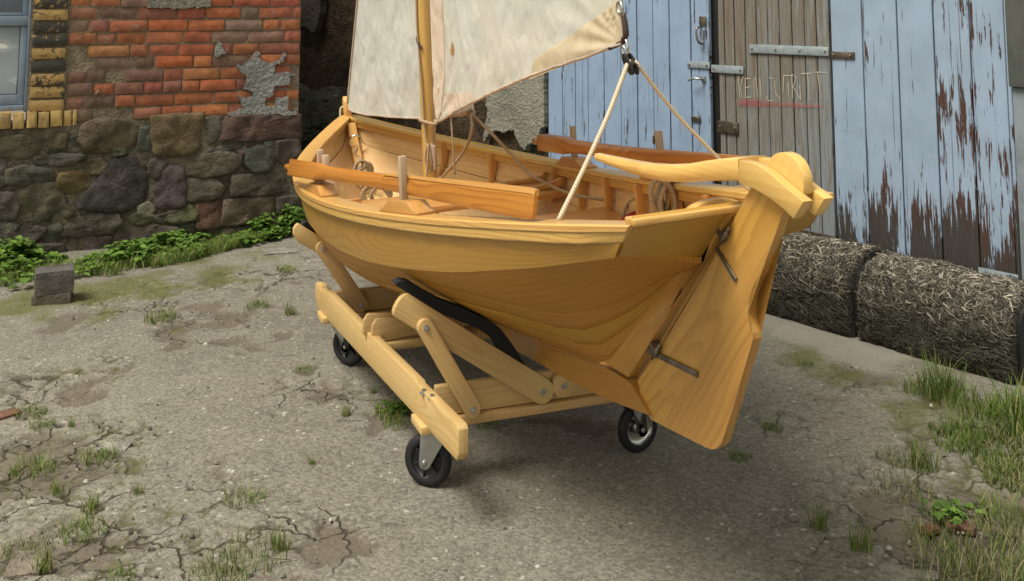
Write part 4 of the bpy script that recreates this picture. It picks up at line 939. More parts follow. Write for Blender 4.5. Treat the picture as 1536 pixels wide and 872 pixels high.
# stem head, apron, ring
bmk('stem_head', prism([Vector((-0.021, a, b)) for a, b in [(2.90, .505), (2.905, .60), (2.885, .625), (2.83, .595), (2.825, .505)]], (0.042, 0, 0)), 'rail', boat, g=(0, 0, 1), bevel=0.006)
AP = [onx(527, 186, 0), onx(531, 208, 0), onx(538, 235, 0), onx(548, 270, 0)]
ap = [(2.76, .475), (2.70, .38), (2.60, .27), (2.46, .165), (2.30, .09)]
bmA = bmesh.new(); V = []; Fc = []; UV = []
for i, (a, b) in enumerate(ap):
    for x, dy in ((-.023, .06), (-.023, -.012), (.023, -.012), (.023, .06)): V.append(Vector((x, a+dy*.8, b-dy*0.5))); UV.append((i*.13, x+dy))
for i in range(len(ap)-1):
    for k in range(4): Fc.append((i*4+k, i*4+(k+1) % 4, (i+1)*4+(k+1) % 4, (i+1)*4+k))
Fc += [(3, 2, 1, 0), (16, 17, 18, 19)]
mk('apron', V, Fc, 'oar_pale', boat, uvs=UV, sharp=40)
rc = Vector((0.0, 2.66, .385))
V, Fc, UV = tubegeo([rc+Vector((0.036*math.cos(a), -0.016*math.sin(a), 0.036*math.sin(a))) for a in [j*math.pi/12 for j in range(24)]], 0.0055, 8, True)
mk('bow_ring', V, Fc, 'chrome', boat, uvs=UV, smooth=True)
# frames: tapering half ribs on the inside, both sides
def inner_x(y, z):
    b, zs = sheer(y); b2, z2 = strake_bottom(y)
    if z >= z2: return lerp(b2, max(b-0.024, .022), (z-z2)/max(zs-z2, 1e-3))-0.016
    lo, hi = 0.0, 1.0
    for _ in range(24):
        mid = (lo+hi)/2
        if hullpt(y, mid).z > z: lo = mid
        else: hi = mid
    return hullpt(y, lo).x-0.018
for side in (-1, 1):
    for y, dep in [(2.05, .17), (1.62, .20), (0.98, .15), (0.70, .26), (.42, .18), (.08, .26), (-.25, .24), (-.55, .22), (-.85, .16)]:
        b, zs = sheer(y); z0 = zs-0.020; n = 6; V = []; Fc = []; zst = [z0-dep*i/n for i in range(n+1)]
        for i, zz in enumerate(zst):
            xo = inner_x(y, zz)-0.001; d = lerp(0.050, 0.016, (i/n)**0.8)
            if i == 0: d = 0.052
            for xx, dy in ((xo, -.011), (xo-d, -.011), (xo-d, .011), (xo, .011)): V.append(Vector((side*max(xx, .005), y+dy, zz)))
        for i in range(n):
            for k in range(4): Fc.append((i*4+k, i*4+(k+1) % 4, (i+1)*4+(k+1) % 4, (i+1)*4+k))
        Fc += [(3, 2, 1, 0), (n*4, n*4+1, n*4+2, n*4+3)]
        bm = bmesh.new(); vs = [bm.verts.new(v) for v in V]
        for f in Fc: bm.faces.new([vs[i] for i in f])
        bmk('rib', bm, 'pine_in', boat, g=(0, 0, 1), bevel=0.003)
# thwarts, knees, floorboards, stern sheets
def thwart(y0, y1, zt, name='thwart', th=0.026):
    n = 5; P = []
    for s in (1, -1):
        seq = [lerp(y0, y1, i/n) for i in range(n+1)]
        if s < 0: seq.reverse()
        for y in seq: P.append(Vector((s*(min(inner_x(y, zt), inner_x(y, zt-th))-0.004), y, zt)))
    bmk(name, prism(P, (0, 0, -th)), 'pine_in', boat, g=(1, 0, 0), bevel=0.004)
thwart(0.86, 1.16, 0.345); thwart(0.20, 0.46, 0.350); pass
for side in (-1, 1):
    for y, zt in ((1.10, .347), (0.92, .347)):
        x = inner_x(y, zt+.02)-0.006; zs = sheer(y)[1]-0.056; pts = [Vector((side*x, y, zt)), Vector((side*(x-.20), y, zt))]
        pts += [Vector((side*(x-.20+.20*math.sin(a)*0.90), y, zt+.018+(zs-zt-.02)*(1-math.cos(a)))) for a in [i*math.pi/2/7 for i in range(8)]]
        pts += [Vector((side*(inner_x(y, zs)-.004), y, zs))]
        bmk('thwart_knee', prism(pts, (0, .022, 0)), 'pine_in', boat, g=(1, 0, .6), bevel=0.003)
for k in range(5):
    xa, xb = -0.235+k*0.095, -0.235+k*0.095+0.088; y0, y1 = (0.62, 2.40-0.22*abs(k-2)); V = []; Fc = []; n = 8
    for i in range(n+1):
        y = lerp(y0, y1, i/n); zf = lerp(.075, .135, max(0, (y-1.4))/1.0)+0.010*abs(k-2)**1.3*(0.4+.8*max(0, y-1.2))
        for x, dz in ((xa, 0), (xb, 0), (xb, -.014), (xa, -.014)): V.append(Vector((x, y, zf+dz)))
    for i in range(n):
        for q in range(4): Fc.append((i*4+q, (i+1)*4+q, (i+1)*4+(q+1) % 4, i*4+(q+1) % 4))
    Fc += [(0, 1, 2, 3), (n*4+3, n*4+2, n*4+1, n*4)]
    ob = mk('floorboard', V, Fc, 'trolley', boat, g=(0, 1, 0), sharp=30)
# quarter knee at the stern (small rounded block visible over the transom)
bmk('quarter_block', prism([Vector((.04+.10*math.cos(a), -1.10, .64+.055*math.sin(a))) for a in [i*math.pi/10 for i in range(11)]], (0, .03, 0)), 'rail', boat, g=(1, 0, 0), bevel=0.003)
# rowlock pads and thole pins
def pad(side, yc, L=.30, h=.036, wd_=.066):
    b, zs = sheer(yc); P = []
    bs = sheer(yc-.1)[0]; bf = sheer(yc+.1)[0]; ang = math.atan2((bf-bs)*side, .2); zsl = (sheer(yc+.1)[1]-sheer(yc-.1)[1])/.2
    d = Vector((math.sin(ang), math.cos(ang), zsl)).normalized(); s = Vector((d.y, -d.x, 0)).normalized(); up = s.cross(d)
    c = Vector((side*(b-0.052), yc, zs+0.001))
    prof = [(-L/2, 0)]+[(-L/2+.075*(i/6), .008+(h-.008)*(i/6)**1.9) for i in range(7)]+[(L/2-.075*(1-i/6), .008+(h-.008)*(1-i/6)**1.9) for i in range(7)]+[(L/2, 0)]
    bmk('rowlock_pad', prism([c+d*a+up*v-s*wd_/2 for a, v in prof], s*wd_), 'padwood', boat, g=d, bevel=0.003)
    return c, d, s, up
tholes = []
def pin(c, d, s, up, along, hgt=0.125, lean=0.0):
    p = c+d*along+up*0.020; ax = (up*1.0+d*lean).normalized()
    V = []; Fc = []; e1 = ax.cross(d).normalized(); e2 = ax.cross(e1)
    bm = boxbm(p+ax*hgt/2, 0.024, 0.022, hgt, e1, e2, ax)
    t = thing('thole_pin', 'x', 'thole pin', BM, p); bmk('shaft', bm, 'raw', t, g=ax, bevel=0.004); return t
PINS = ['bare wood thole pin in the port rowlock pad beside the oar loom', 'bare wood thole pin in the port rowlock pad in front of the oar shaft', 'bare wood thole pin of the starboard rail nearest the oar handle', 'bare wood thole pin of the starboard rail nearest the tiller']
for i, (side, yc, al) in enumerate([(-1, .86, .02), (-1, -.10, .02), (1, .80, .0), (1, -.10, .0)]):
    fr_ = pad(side, yc); t = pin(*fr_, al, 0.145 if i != 1 else 0.15, lean=-0.10 if side < 0 else 0); t['label'] = PINS[i]
    tholes.append(fr_)
    if i == 0:      # flat rowlock plate with its second cheek
        c, d, s, up = fr_
        pl_ = [c+up*.058+d*(.055*math.cos(a)-.002)+s*(.024*math.sin(a)+.006) for a in [k*math.pi/8 for k in range(16)]]
        bmk('washer_plate', prism(pl_, up*0.009), 'pink', t, g=d, bevel=0.002)
        bmk('rowlock_cheek', boxbm(c-d*.035+up*.105+s*.012, 0.046, 0.022, 0.080, d, s, up), 'raw', t, g=up, bevel=0.003)

# ------------------------------------------------------------------ rudder and tiller
rud = thing('rudder', 'large varnished pine rudder hung on the raked stern with a curved tiller', 'rudder', BM, (0, -1.0, .11))
XR = -0.011
RO = [(1142, 262), (1126, 283), (1110, 309), (1094, 340), (1073.6, 382.6), (1032, 455), (991, 525), (956.6, 571), (962, 596), (970, 616.5), (977, 630), (1020, 652), (1060, 672), (1068, 674.5), (1076, 673), (1083, 664), (1098, 616), (1114, 562), (1129.5, 509), (1128.5, 499), (1124, 486), (1122, 470), (1124, 447), (1131, 425), (1142, 405.5), (1155, 374), (1165, 346), (1176, 314), (1188, 285)]
O3 = [onx(a, b, XR) for a, b in RO]
ydir = (onx(1110, 309, XR)-onx(991, 525, XR)).normalized()
# blade made of glued staves along the rake
bm = prism(O3, (0.022, 0, 0)); bmesh.ops.triangulate(bm, faces=[f for f in bm.faces if len(f.verts) > 4])
bm.free()
def clip_poly(P, n, c, keep):
    out = []
    for i in range(len(P)):
        a, b = P[i], P[(i+1) % len(P)]; da, db = (a.dot(n)-c)*keep, (b.dot(n)-c)*keep
        if da >= 0: out.append(a)
        if (da > 0 > db) or (da < 0 < db): out.append(a.lerp(b, da/(da-db)))
    return out
nrm = Vector((0, -ydir.z, ydir.y)).normalized()
if nrm.y > 0: nrm = -nrm
cs = [p.dot(nrm) for p in O3]; lo, hi = min(cs), max(cs); cuts = [lo, lo+.085, lo+.135, lo+.215, lo+.30, hi+.01]
for i in range(len(cuts)-1):
    P = clip_poly(O3, nrm, cuts[i], 1) if i else O3
    P = clip_poly(P, nrm, cuts[i+1], -1)
    if len(P) < 3: continue
    bm = prism(P, (0.022, 0, 0)); bmesh.ops.triangulate(bm, faces=[f for f in bm.faces if len(f.verts) > 4])
    bmesh.ops.recalc_face_normals(bm, faces=bm.faces)
    bmk('blade_stave', bm, 'rudder', rud, g=ydir, sharp=30)
# half disc head
DO = [(1150, 262), (1148, 251), (1151, 243), (1156.7, 235.7), (1161.5, 231.5), (1167.7, 229.3), (1174, 229), (1180, 231), (1187, 235), (1193, 241), (1198, 249), (1201.6, 257.7), (1204, 266), (1205, 274), (1205, 291.6), (1190, 300)]
bmk('rudder_head', prism([onx(a, b, XR-.001) for a, b in DO], (0.024, 0, 0)), 'ash', rud, g=ydir, bevel=0.0015)
# fork cheeks and tiller
CO = [(1108, 240.5), (1121, 242.5), (1134, 247), (1150, 257.5), (1166, 271), (1186, 288), (1205, 303), (1190, 329), (1175, 314), (1160, 302), (1145, 292), (1133, 285), (1123, 280.6), (1108, 274)]
ck = [onx(a, b, -.037) for a, b in CO]
for x in (-.037, .0135):
    bmk('tiller_cheek', prism([Vector((x, p.y, p.z)) for p in ck], (0.024, 0, 0)), 'ash', rud, g=(0, 1, -.1), bevel=0.002)
TT = [(892, 230.5), (912, 235.5), (935, 240.8), (965, 246.8), (993, 249.7), (1021, 248), (1055, 242), (1075, 239.3), (1090, 238), (1108, 238.7)]
TBm = [(892, 240), (912, 249), (935, 257.6), (965, 267), (986.5, 271.4), (1021, 273.8), (1055, 272.4), (1075, 271.8), (1090, 271.6), (1108, 271.4)]
top = [onx(a, b, -lerp(.010, .036, min(1, i/8))) for i, (a, b) in enumerate(TT)]; bot = [onx(a, b, -lerp(.010, .036, min(1, i/8))) for i, (a, b) in enumerate(TBm)]
V = []; UV = []; Fc = []; n = len(top); acc = 0
for i in range(n):
    hw = lerp(0.012, 0.0365, min(1, i/(n-2))); kk = lerp(.6, .93, (i/(n-1))**2); a, b = top[i], Vector((0, lerp(top[i].y, bot[i].y, .5), bot[i].z)); a = Vector((0, b.y, top[i].z)); c = (a.z-b.z)*lerp(.32, .05, (i/(n-1))**2); acc += (a-V[-8]).length if V and i else 0
    for x, z_ in ((-hw*kk, a.z), (-hw, a.z-c), (-hw, b.z+c), (-hw*kk, b.z), (hw*kk, b.z), (hw, b.z+c), (hw, a.z-c), (hw*kk, a.z)):
        V.append(Vector((x, a.y, z_))); UV.append((a.y, x+z_))
for i in range(n-1):
    for k in range(8): Fc.append((i*8+k, i*8+(k+1) % 8, (i+1)*8+(k+1) % 8, (i+1)*8+k))
Fc += [tuple(range(8))[::-1], tuple(range((n-1)*8, n*8))]
mk('tiller', V, Fc, 'ash', rud, uvs=UV, sharp=50)
# rudder irons
def iron(pxs, wd_, x, th, parent, name='pintle_strap'):
    a, b = onx(*pxs[0], x), onx(*pxs[1], x); bmk(name, bar(a, b, th, wd_, up=Vector((1, 0, 0)).cross((b-a).normalized())), 'steel', parent, bevel=0.002)
iron(((963, 521), (1046, 562)), 0.015, -0.0145, 0.005, rud); iron(((1074, 372), (1104, 421)), 0.012, -0.0145, 0.005, rud)
for (px, py) in ((984, 528), (1086, 355)):
    p = onx(px, py, -0.020); q = p+ydir*0.035
    V, Fc, UV = tubegeo([p-ydir*.018, p+ydir*.018], 0.0065, 8); tubegeo([p-ydir*.034, p+ydir*.034], 0.0035, 8, False, V, Fc, UV); mk('pintle', V, Fc, 'steel', rud, uvs=UV, smooth=True)
    bmk('gudgeon', boxbm(p+Vector((0.018, 0.018, 0)), 0.040, 0.036, 0.014, (1, 0, 0), (0, .7, .7), (0, -.7, .7)), 'steel', rud, bevel=0.003)

# ------------------------------------------------------------------ mast and sails
mast = thing('mast', 'slim round wooden mast stepped in the dinghy', 'mast', BM, (0, 1.135, 0.06))
ma, mb = onx(646, 270, 0), onx(634.5, 0, 0); md = (mb-ma)/(mb.z-ma.z)
P = [ma+md*(z_-ma.z) for z_ in np.linspace(0.065, 3.6, 24)]
V, Fc, UV = tubegeo(P, [lerp(0.0325, 0.026, i/23) for i in range(24)], 20); UV = [(a, b*0.2) for a, b in UV]
mk('spar', V, Fc, 'mast', mast, uvs=UV, sharp=60)
def mpt(z_, dx=0.0, dy=0.0): return ma+md*(z_-ma.z)+Vector((dx, dy, 0))
bmk('cleat', prism([mpt(.50+a, -.004, -.030-b) for a, b in [(-.06, 0), (-.05, .012), (-.015, .014), (-.01, .022), (-.055, .034), (-.05, .040), (.05, .040), (.055, .034), (.01, .022), (.015, .014), (.05, .012), (.06, 0)]], (0.012, 0, 0)), 'raw', mast, g=(0, 0, 1), bevel=0.002)
tube('halyard', cr([mpt(1.35, -.030, -.012), mpt(1.10, -.036, -.010), mpt(.95, -.034, -.018), mpt(.80, -.030, -.028), mpt(.60, -.026, -.034), mpt(.52, -.016, -.060), mpt(.46, -.010, -.056), mpt(.44, -.018, -.040), mpt(.50, -.030, -.036), mpt(.56, -.02, -.055), mpt(.47, -.03, -.06), mpt(.40, -.03, -.045)], 5), 0.0045, 'rope_tan', mast, 6)
tube('strop', cr([mpt(1.02, -.034, .004), mpt(1.0, -.036, -.012), mpt(.97, -.024, -.030)], 5), 0.006, 'leather', mast, 6)

def clothgrid(name, fn, nu, nv, mat, parent):
    V = []; UV = []; Fc = []
    for j in range(nv+1):
        for i in range(nu+1):
            p = fn(i/nu, j/nv); V.append(p); UV.append((p.y, p.z))
    for j in range(nv):
        for i in range(nu): Fc.append((j*(nu+1)+i, j*(nu+1)+i+1, (j+1)*(nu+1)+i+1, (j+1)*(nu+1)+i))
    return mk(name, V, Fc, mat, parent, uvs=UV, smooth=True)
def nz1(a, b, s): return sn(a, b, s)-0.5
# mainsail: surface x = f(y, z)
def folds(y, z_):
    f = 0.0
    for cy, cz, k, a in ((-.76, 1.05, 23.0, .0040), (1.02, .67, 19.0, .0050)):
        dy, dz = y-cy, z_-cz; r_ = math.hypot(dy, dz)+1e-6; th = math.atan2(dz, dy); f += a*math.sin(th*k+2.2*nz1(r_*3, th*2, 71))*min(1, r_*6)*math.exp(-r_*1.7)
    return f
def xmain(y, z_):
    u = min(1, max(0, (1.02-y)/1.77)); return -0.045*math.sin(math.pi*u)-0.002+0.020*nz1(y*3.0+z_*1.4, z_*1.3, 5)*min(1, u*6)+0.010*nz1(y*9, z_*4, 9)*min(1, u*5)+0.004*nz1(y*26+z_*9, z_*11, 12)+folds(y, z_)
def onmain(px, py):
    x = 0.0
    for _ in range(4):
        p = onx(px, py, x); x = xmain(p.y, p.z)
    return Vector((x, p.y, p.z))
footpx = [(655.5, 184.5), (672, 177), (705, 162), (737.5, 147.7), (789, 123.6), (840, 102.7), (885, 86.7), (915, 74), (936, 66)]
FM = [onx(a, b, 0) for a, b in footpx]; fl = [0]
for i in range(1, len(FM)): fl.append(fl[-1]+(FM[i]-FM[i-1]).length)
l0, l1 = onx(650, 0, 0), onx(931.5, 0, 0)
def mainfn(u, v):
    f = Vector([np.interp(u*fl[-1], fl, [p[k] for p in FM]) for k in range(3)])
    zt = 2.9+0.3*u; luff = lerp(FM[0].y, l0.y, 1)+0.02; leech = FM[-1].y+(l1.y-FM[-1].y)/(l1.z-FM[-1].z)*(zt-FM[-1].z)*0.9
    t = Vector((0, lerp(luff, leech, u), zt)); p = f.lerp(t, v**1.5); x = xmain(p.y, p.z); return Vector((x, p.y, p.z))
ms = thing('mainsail', 'wrinkled cream mainsail set behind the mast with a beige corner patch', 'sail', BM, tuple(FM[0]))
clothgrid('sailcloth', mainfn, 90, 90, 'sail', ms)
def patchmesh(name, poly, mat, parent, fn, off, n=26):
    """polygon in pixels laid on the sail, lifted towards port"""
    xs = [p[0] for p in poly]; ys = [p[1] for p in poly]
    def inside(x, y):
        c = False
        for i in range(len(poly)):
            (x1, y1), (x2, y2) = poly[i], poly[i-1]
            if (y1 > y) != (y2 > y) and x < (x2-x1)*(y-y1)/(y2-y1)+x1: c = not c
        return c
    bm = bmesh.new(); vs = [bm.verts.new((a, b, 0)) for a, b in poly]; bm.faces.new(vs)
    bmesh.ops.triangulate(bm, faces=bm.faces)
    for _ in range(4): bmesh.ops.subdivide_edges(bm, edges=[e for e in bm.edges if e.calc_length() > 6], cuts=1, use_grid_fill=True); bmesh.ops.triangulate(bm, faces=bm.faces)
    for v in bm.verts:
        p = fn(v.co.x, v.co.y); v.co = p+Vector((-off, 0, 0))
    b = root_base(parent); bmesh.ops.translate(bm, verts=bm.verts, vec=-b)
    me = bpy.data.meshes.new(name); bm.to_mesh(me); bm.free(); uvl = me.uv_layers.new(name='UVMap')
    for lp in me.loops: c = me.vertices[lp.vertex_index].co+b; uvl.data[lp.index].uv = (c.y, c.z)
    me.shade_smooth(); return link(name, me, mat, parent)
patchmesh('clew_patch', [(795, 119.5), (801, 91), (866, 47), (934, -2), (934.5, 30), (936.5, 64.5), (915, 73), (885, 85.5), (840, 101.5)], 'patch', ms, onmain, 0.0035)
patchmesh('luff_band', [(645.5, -5), (664, -5), (666, 40), (668, 110), (662, 168), (656.5, 182), (651, 150), (648, 60)], 'hem', ms, onmain, 0.003)
patchmesh('tack_patch', [(666, 141), (710, 139), (714, 154), (672, 174)], 'hem', ms, onmain, 0.0028)
patchmesh('reef_patch', [(680, 62), (682.5, 75), (681, 82), (678, 83), (676.5, 76)], M['reefp'] if 'reefp' in M else 'oar_pale', ms, onmain, 0.004)
tube('foot_hem', [mainfn(i/90, 0.0)+Vector((-.001, 0, .002)) for i in range(91)], 0.006, 'hem', ms, 6)
tube('leech_hem', cr([onmain(935, 64)]+[onmain(a, b) for a, b in ((933.5, 40), (932, 10))]+[mainfn(1, .3)], 4), 0.005, 'patch', ms, 6)
tube('clew_leather', cr([onmain(914, 72.5), onmain(926, 67.5), onmain(936, 62)], 3), 0.007, 'leather', ms, 8)
tube('clew_leather', cr([onmain(934.5, 20), onmain(938, 40), onmain(939, 52), onmain(935, 60)], 3), 0.0075, 'leather', ms, 8)
c0 = onmain(936.5, 62)
V, Fc, UV = tubegeo([c0+Vector((0.0, 0.018*math.cos(a), -.018+0.026*math.sin(a))) for a in [j*math.pi/9 for j in range(18)]], 0.004, 6, True); mk('clew_ring', V, Fc, 'chrome', ms, uvs=UV, smooth=True)
V, Fc, UV = tubegeo([onmain(932, 12)+Vector((-.004, 0.013*math.cos(a), 0.016*math.sin(a))) for a in [j*math.pi/9 for j in range(18)]], 0.005, 6, True); mk('leech_eyelet', V, Fc, 'chrome', ms, uvs=UV, smooth=True)
tube('tack_lashing', cr([mpt(FM[0].z, -.036, .01), FM[0]+Vector((-.012, .02, -.006)), FM[0]+Vector((-.01, -.03, .004)), FM[0]+Vector((.0, .03, .006))], 4), 0.008, 'rope_tan', ms, 6)
# jib
jt = onx(521.5, 163, 0); jl = onx(537.5, 0, 0); jc = onx(707, 170, 0.07)
jf = [onx(a, b, x) for a, b, x in ((521.5, 164, 0), (535, 168.5, .004), (555, 172.5, .012), (580, 175, .024), (610, 177, .036), (640, 178.5, .05), (675, 174.5, .06), (707, 169, .07))]; jfl = [0]
for i in range(1, len(jf)): jfl.append(jfl[-1]+(jf[i]-jf[i-1]).length)
def xj(u, y, z_): return 0.030*nz1(y*4+z_*2.5, z_*2, 31)*min(1, u*5)+0.012*nz1(y*11+z_*6, z_*7, 33)*min(1, u*5)+0.005*nz1(y*30, z_*22, 35)*min(1, u*4)
def jibfn(u, v):
    f = Vector([np.interp(u*jfl[-1], jfl, [p[k] for p in jf]) for k in range(3)])
    zt = 3.0; hl = jt+(jl-jt)/(jl.z-jt.z)*(zt-jt.z); t = Vector((0.05*u, lerp(hl.y, hl.y-0.25, u), zt)); p = f.lerp(t, v**1.4); p.x += abs(xj(u, p.y, p.z)) if 0.9 < p.y < 1.4 else xj(u, p.y, p.z)
    if 1.05 < p.y < 1.28: p.x = max(p.x, 0.040)
    return p
jb = thing('jib', 'crumpled cream jib running from the stem head behind the mast', 'sail', BM, tuple(jt))
clothgrid('sailcloth', jibfn, 80, 80, 'sail', jb)
tube('foot_hem', [jibfn(i/40, 0.0) for i in range(41)], 0.006, 'hem', jb, 6)
tube('luff_wire', [jt+(jl-jt)*(i/12)*2.2+Vector((-.004, .004, 0)) for i in range(13)], 0.006, 'hem', jb, 6)
tube('tack_shackle', cr([jt+Vector((0, 0.01, 0.02)), jt+Vector((-.01, .035, -.01)), jt+Vector((0, .03, -.06)), jt+Vector((.008, .02, -.02)), jt+Vector((0, 0.01, 0.02))], 5), 0.006, 'black', jb, 6)
tube('tack_cord', cr([jt+Vector((0, .02, .01)), jt+Vector((-.03, .045, 0.0)), jt+Vector((-.035, .04, -.06)), jt+Vector((-.02, .045, -.10))], 5), 0.007, 'rope_white', jb, 6)
tube('clew_toggle', [jf[-1]+Vector((-.004, .10, -.012)), jf[-1]+Vector((-.004, .05, -.004)), jf[-1]], 0.009, 'pink', jb, 8)

# ------------------------------------------------------------------ ropes and block
blk = thing('sheet_block', 'black pulley block hanging from the mainsail clew', 'pulley', BM, (0, -.77, .96))
bc = onx(945.5, 96, 0.0); bu = (c0-Vector((0, 0, .03))-bc).normalized()
e = Vector((1, 0, 0)); f_ = bu.cross(e).normalized()
ol = [bc+bu*(0.029*math.cos(a)+(.004 if math.cos(a) > 0 else -.005))+f_*(0.015*math.sin(a)) for a in [i*math.pi/9 for i in range(18)]]
for s_ in (-.011, .005): bmk('cheek', prism([p+Vector((s_, 0, 0)) for p in ol], (0.006, 0, 0)), 'black', blk, bevel=0.001)
V, Fc = lathe([(0.004, -.007), (0.016, -.007), (0.013, 0), (0.016, .007), (0.004, .007)], bc, (1, 0, 0), 16); mk('sheave', V, Fc, 'steel', blk, smooth=True)
V, Fc, UV = tubegeo([bc+bu*.042+bu*(0.016*math.sin(a))+f_*(0.009*math.cos(a)) for a in [j*math.pi/8 for j in range(16)]], 0.0032, 6, True); mk('shackle', V, Fc, 'chrome', blk, uvs=UV, smooth=True)
def rope(name, label, P, r, mat, n=8, k=6, smooth=True):
    base = min(P, key=lambda p: p.z); t = thing(name, label, 'rope', BM, tuple(base)); tube('strand', cr(P, k) if smooth else P, r, mat, t, n); return t
pA = Vector((-.295, -.915, .650))
rope('mainsheet', 'thick white laid rope running from the black block down to the port gunwale', [bc+Vector((-.010, -.002, .0)), bc.lerp(pA, .33)+Vector((0, 0, -.006)), bc.lerp(pA, .66)+Vector((0, 0, -.008)), pA], 0.0062, 'rope_white', 10)
pB = Vector((.335, -.80, .630))
rope('mainsheet', 'pale laid rope running from the black block down behind the tiller', [bc+Vector((.008, -.012, .008)), bc.lerp(pB, .35)+Vector((0, 0, -.003)), bc.lerp(pB, .7)+Vector((0, 0, -.003)), pB], 0.0054, 'rope_white', 10)
jk = jf[-1]+Vector((-.006, -.004, .0))
JS = [jk, onz(735, 198, .66), onz(765, 230, .57), onz(792, 260, .49), onz(802, 266, .475), onz(830, 281, .43), onz(862, 293, .40), onz(900, 299, .385), onz(925, 301, .38), onz(942, 308, .372), onz(958, 316, .372), onz(962, 306, .40), onz(955, 299, .42), onz(945, 303, .40), onz(938, 314, .375), onz(935, 326, .355)]
rope('jib_sheet', 'thin tan sheet running from the jib clew to a knot over the aft thwart', JS, 0.0062, 'rope_tan', 8)
rope('jib_sheet', 'slack rope loop hanging from the jib clew beside the mast', [jk, onx(708, 190, .03), onx(703, 212, .03), onx(690, 236, .03), onx(672, 256, .02), onx(660, 270, .02)], 0.0062, 'rope_tan', 8)
rope('halyard_tail', 'thin straight cord dropping from the sail foot to the coil by the mast', [onx(676, 172, -.01), onx(679, 210, -.01), onx(682.5, 262, .0)], 0.0036, 'rope_tan', 6)
V, Fc, UV = tubegeo([jk+Vector((0.012*math.cos(a), .010*math.sin(2*a), .012*math.sin(a))) for a in [j*.5 for j in range(26)]], 0.0065, 7)
kt_ = thing('sheet_knot', 'rope knot at the jib clew', 'knot', BM, tuple(jk)); mk('turns', V, Fc, 'rope_tan', kt_, uvs=UV, smooth=True)
# coil on the thwart at the mast foot
def flatcoil(name, label, c, R, turns, r, mat, sq=0.7, dz=0.004):
    P = []
    for i in range(int(turns*18)):
        a = i*2*math.pi/18; rr = R*(0.55+0.45*((i*0.618) % 1.0)*0.5+0.22*math.sin(i*0.13)); P.append(c+Vector((rr*math.cos(a)*1.0+.01*math.sin(i*.09), rr*sq*math.sin(a), r+dz*i/18*0.9+.003*math.sin(i*.7))))
    P += [P[-1]+Vector((.05, -.03, -.012)), P[-1]+Vector((.11, -.02, -.014))]
    t = thing(name, label, 'rope', BM, tuple(c)); tube('turns', P, r, mat, t, 7); return t
flatcoil('rope_coil', 'flat loose rope coil lying on the thwart by the mast foot', Vector((.095, 1.03, .346)), .105, 6, .0042, 'rope_tan')
# bow painter
P = [rc+Vector((0, -.01, -.036)), rc+Vector((-.012, -.03, -.07)), rc+Vector((.014, -.045, -.09)), rc+Vector((-.010, -.06, -.11)), rc+Vector((.012, -.07, -.125))]
for i in range(7*16):
    a = i*2*math.pi/16+1.5; k = i/112; y_ = lerp(2.50, 2.30, k)
    P.append(ony(546+5*math.sin(k*19)+(8+4*math.sin(k*31))*math.cos(a), 262-(15+5*math.sin(k*23))*math.sin(a)+6*math.sin(k*7), y_))
rope('bow_painter', 'grey mooring rope bundled below the ring inside the bow', P, .0080, 'rope_tan', 8, 2)
P = []
for i in range(4*18):
    a = i*2*math.pi/18; k = i/72; p = ony(566+6*math.sin(k*13)+(17+3*math.sin(k*29))*math.cos(a), 292-(13+2*math.sin(k*17))*math.sin(a), lerp(2.12, 2.0, k)); P.append(p)
rope('bow_painter', 'loose rope turns lying in front of the bow bundle', P, .0080, 'rope_tan', 8, 2)
# hanging coil at the starboard side
P = []
for i in range(6*20):
    a = i*2*math.pi/20+1.6; k = i/120; cxp = 1000+9*math.sin(k*17); wpx = 14+5*math.sin(k*29); y_ = lerp(-.20, -.27, k)
    p = ony(cxp+wpx*math.cos(a), 296-(28+2*math.sin(k*11))*math.sin(a), y_); P.append(p)
rope('rope_coil', 'tan rope coil hanging from the starboard gunwale beside the tiller', P, .0085, 'rope_tan', 8, 2)
rope('rail_rope', 'pale rope stretched along the starboard rail under the tiller', [ony(1022, 281, -.32), ony(1050, 284.5, -.40), ony(1085, 284.5, -.48), ony(1130, 279, -.62)], .007, 'rope_white', 8)
# red bag under the aft thwart
V = []; Fc = []
bm = bmesh.new(); bmesh.ops.create_icosphere(bm, subdivisions=4, radius=1.0)
rb = onz(972, 334, .335)
for v in bm.verts:
    n = v.co.copy(); f = 1+.25*nz1(n.x*3+n.z, n.y*3, 51)+.1*nz1(n.x*8, n.y*8+n.z*5, 53); v.co = Vector((n.x*.12*f, n.y*.09*f, n.z*.045*f))+rb
t = thing('cloth_bag', 'crumpled red cloth bag stowed behind the aft thwart', 'bag', BM, tuple(rb-Vector((0, 0, .07)))); bmk('cloth', bm, 'redcloth', t, sharp=60)

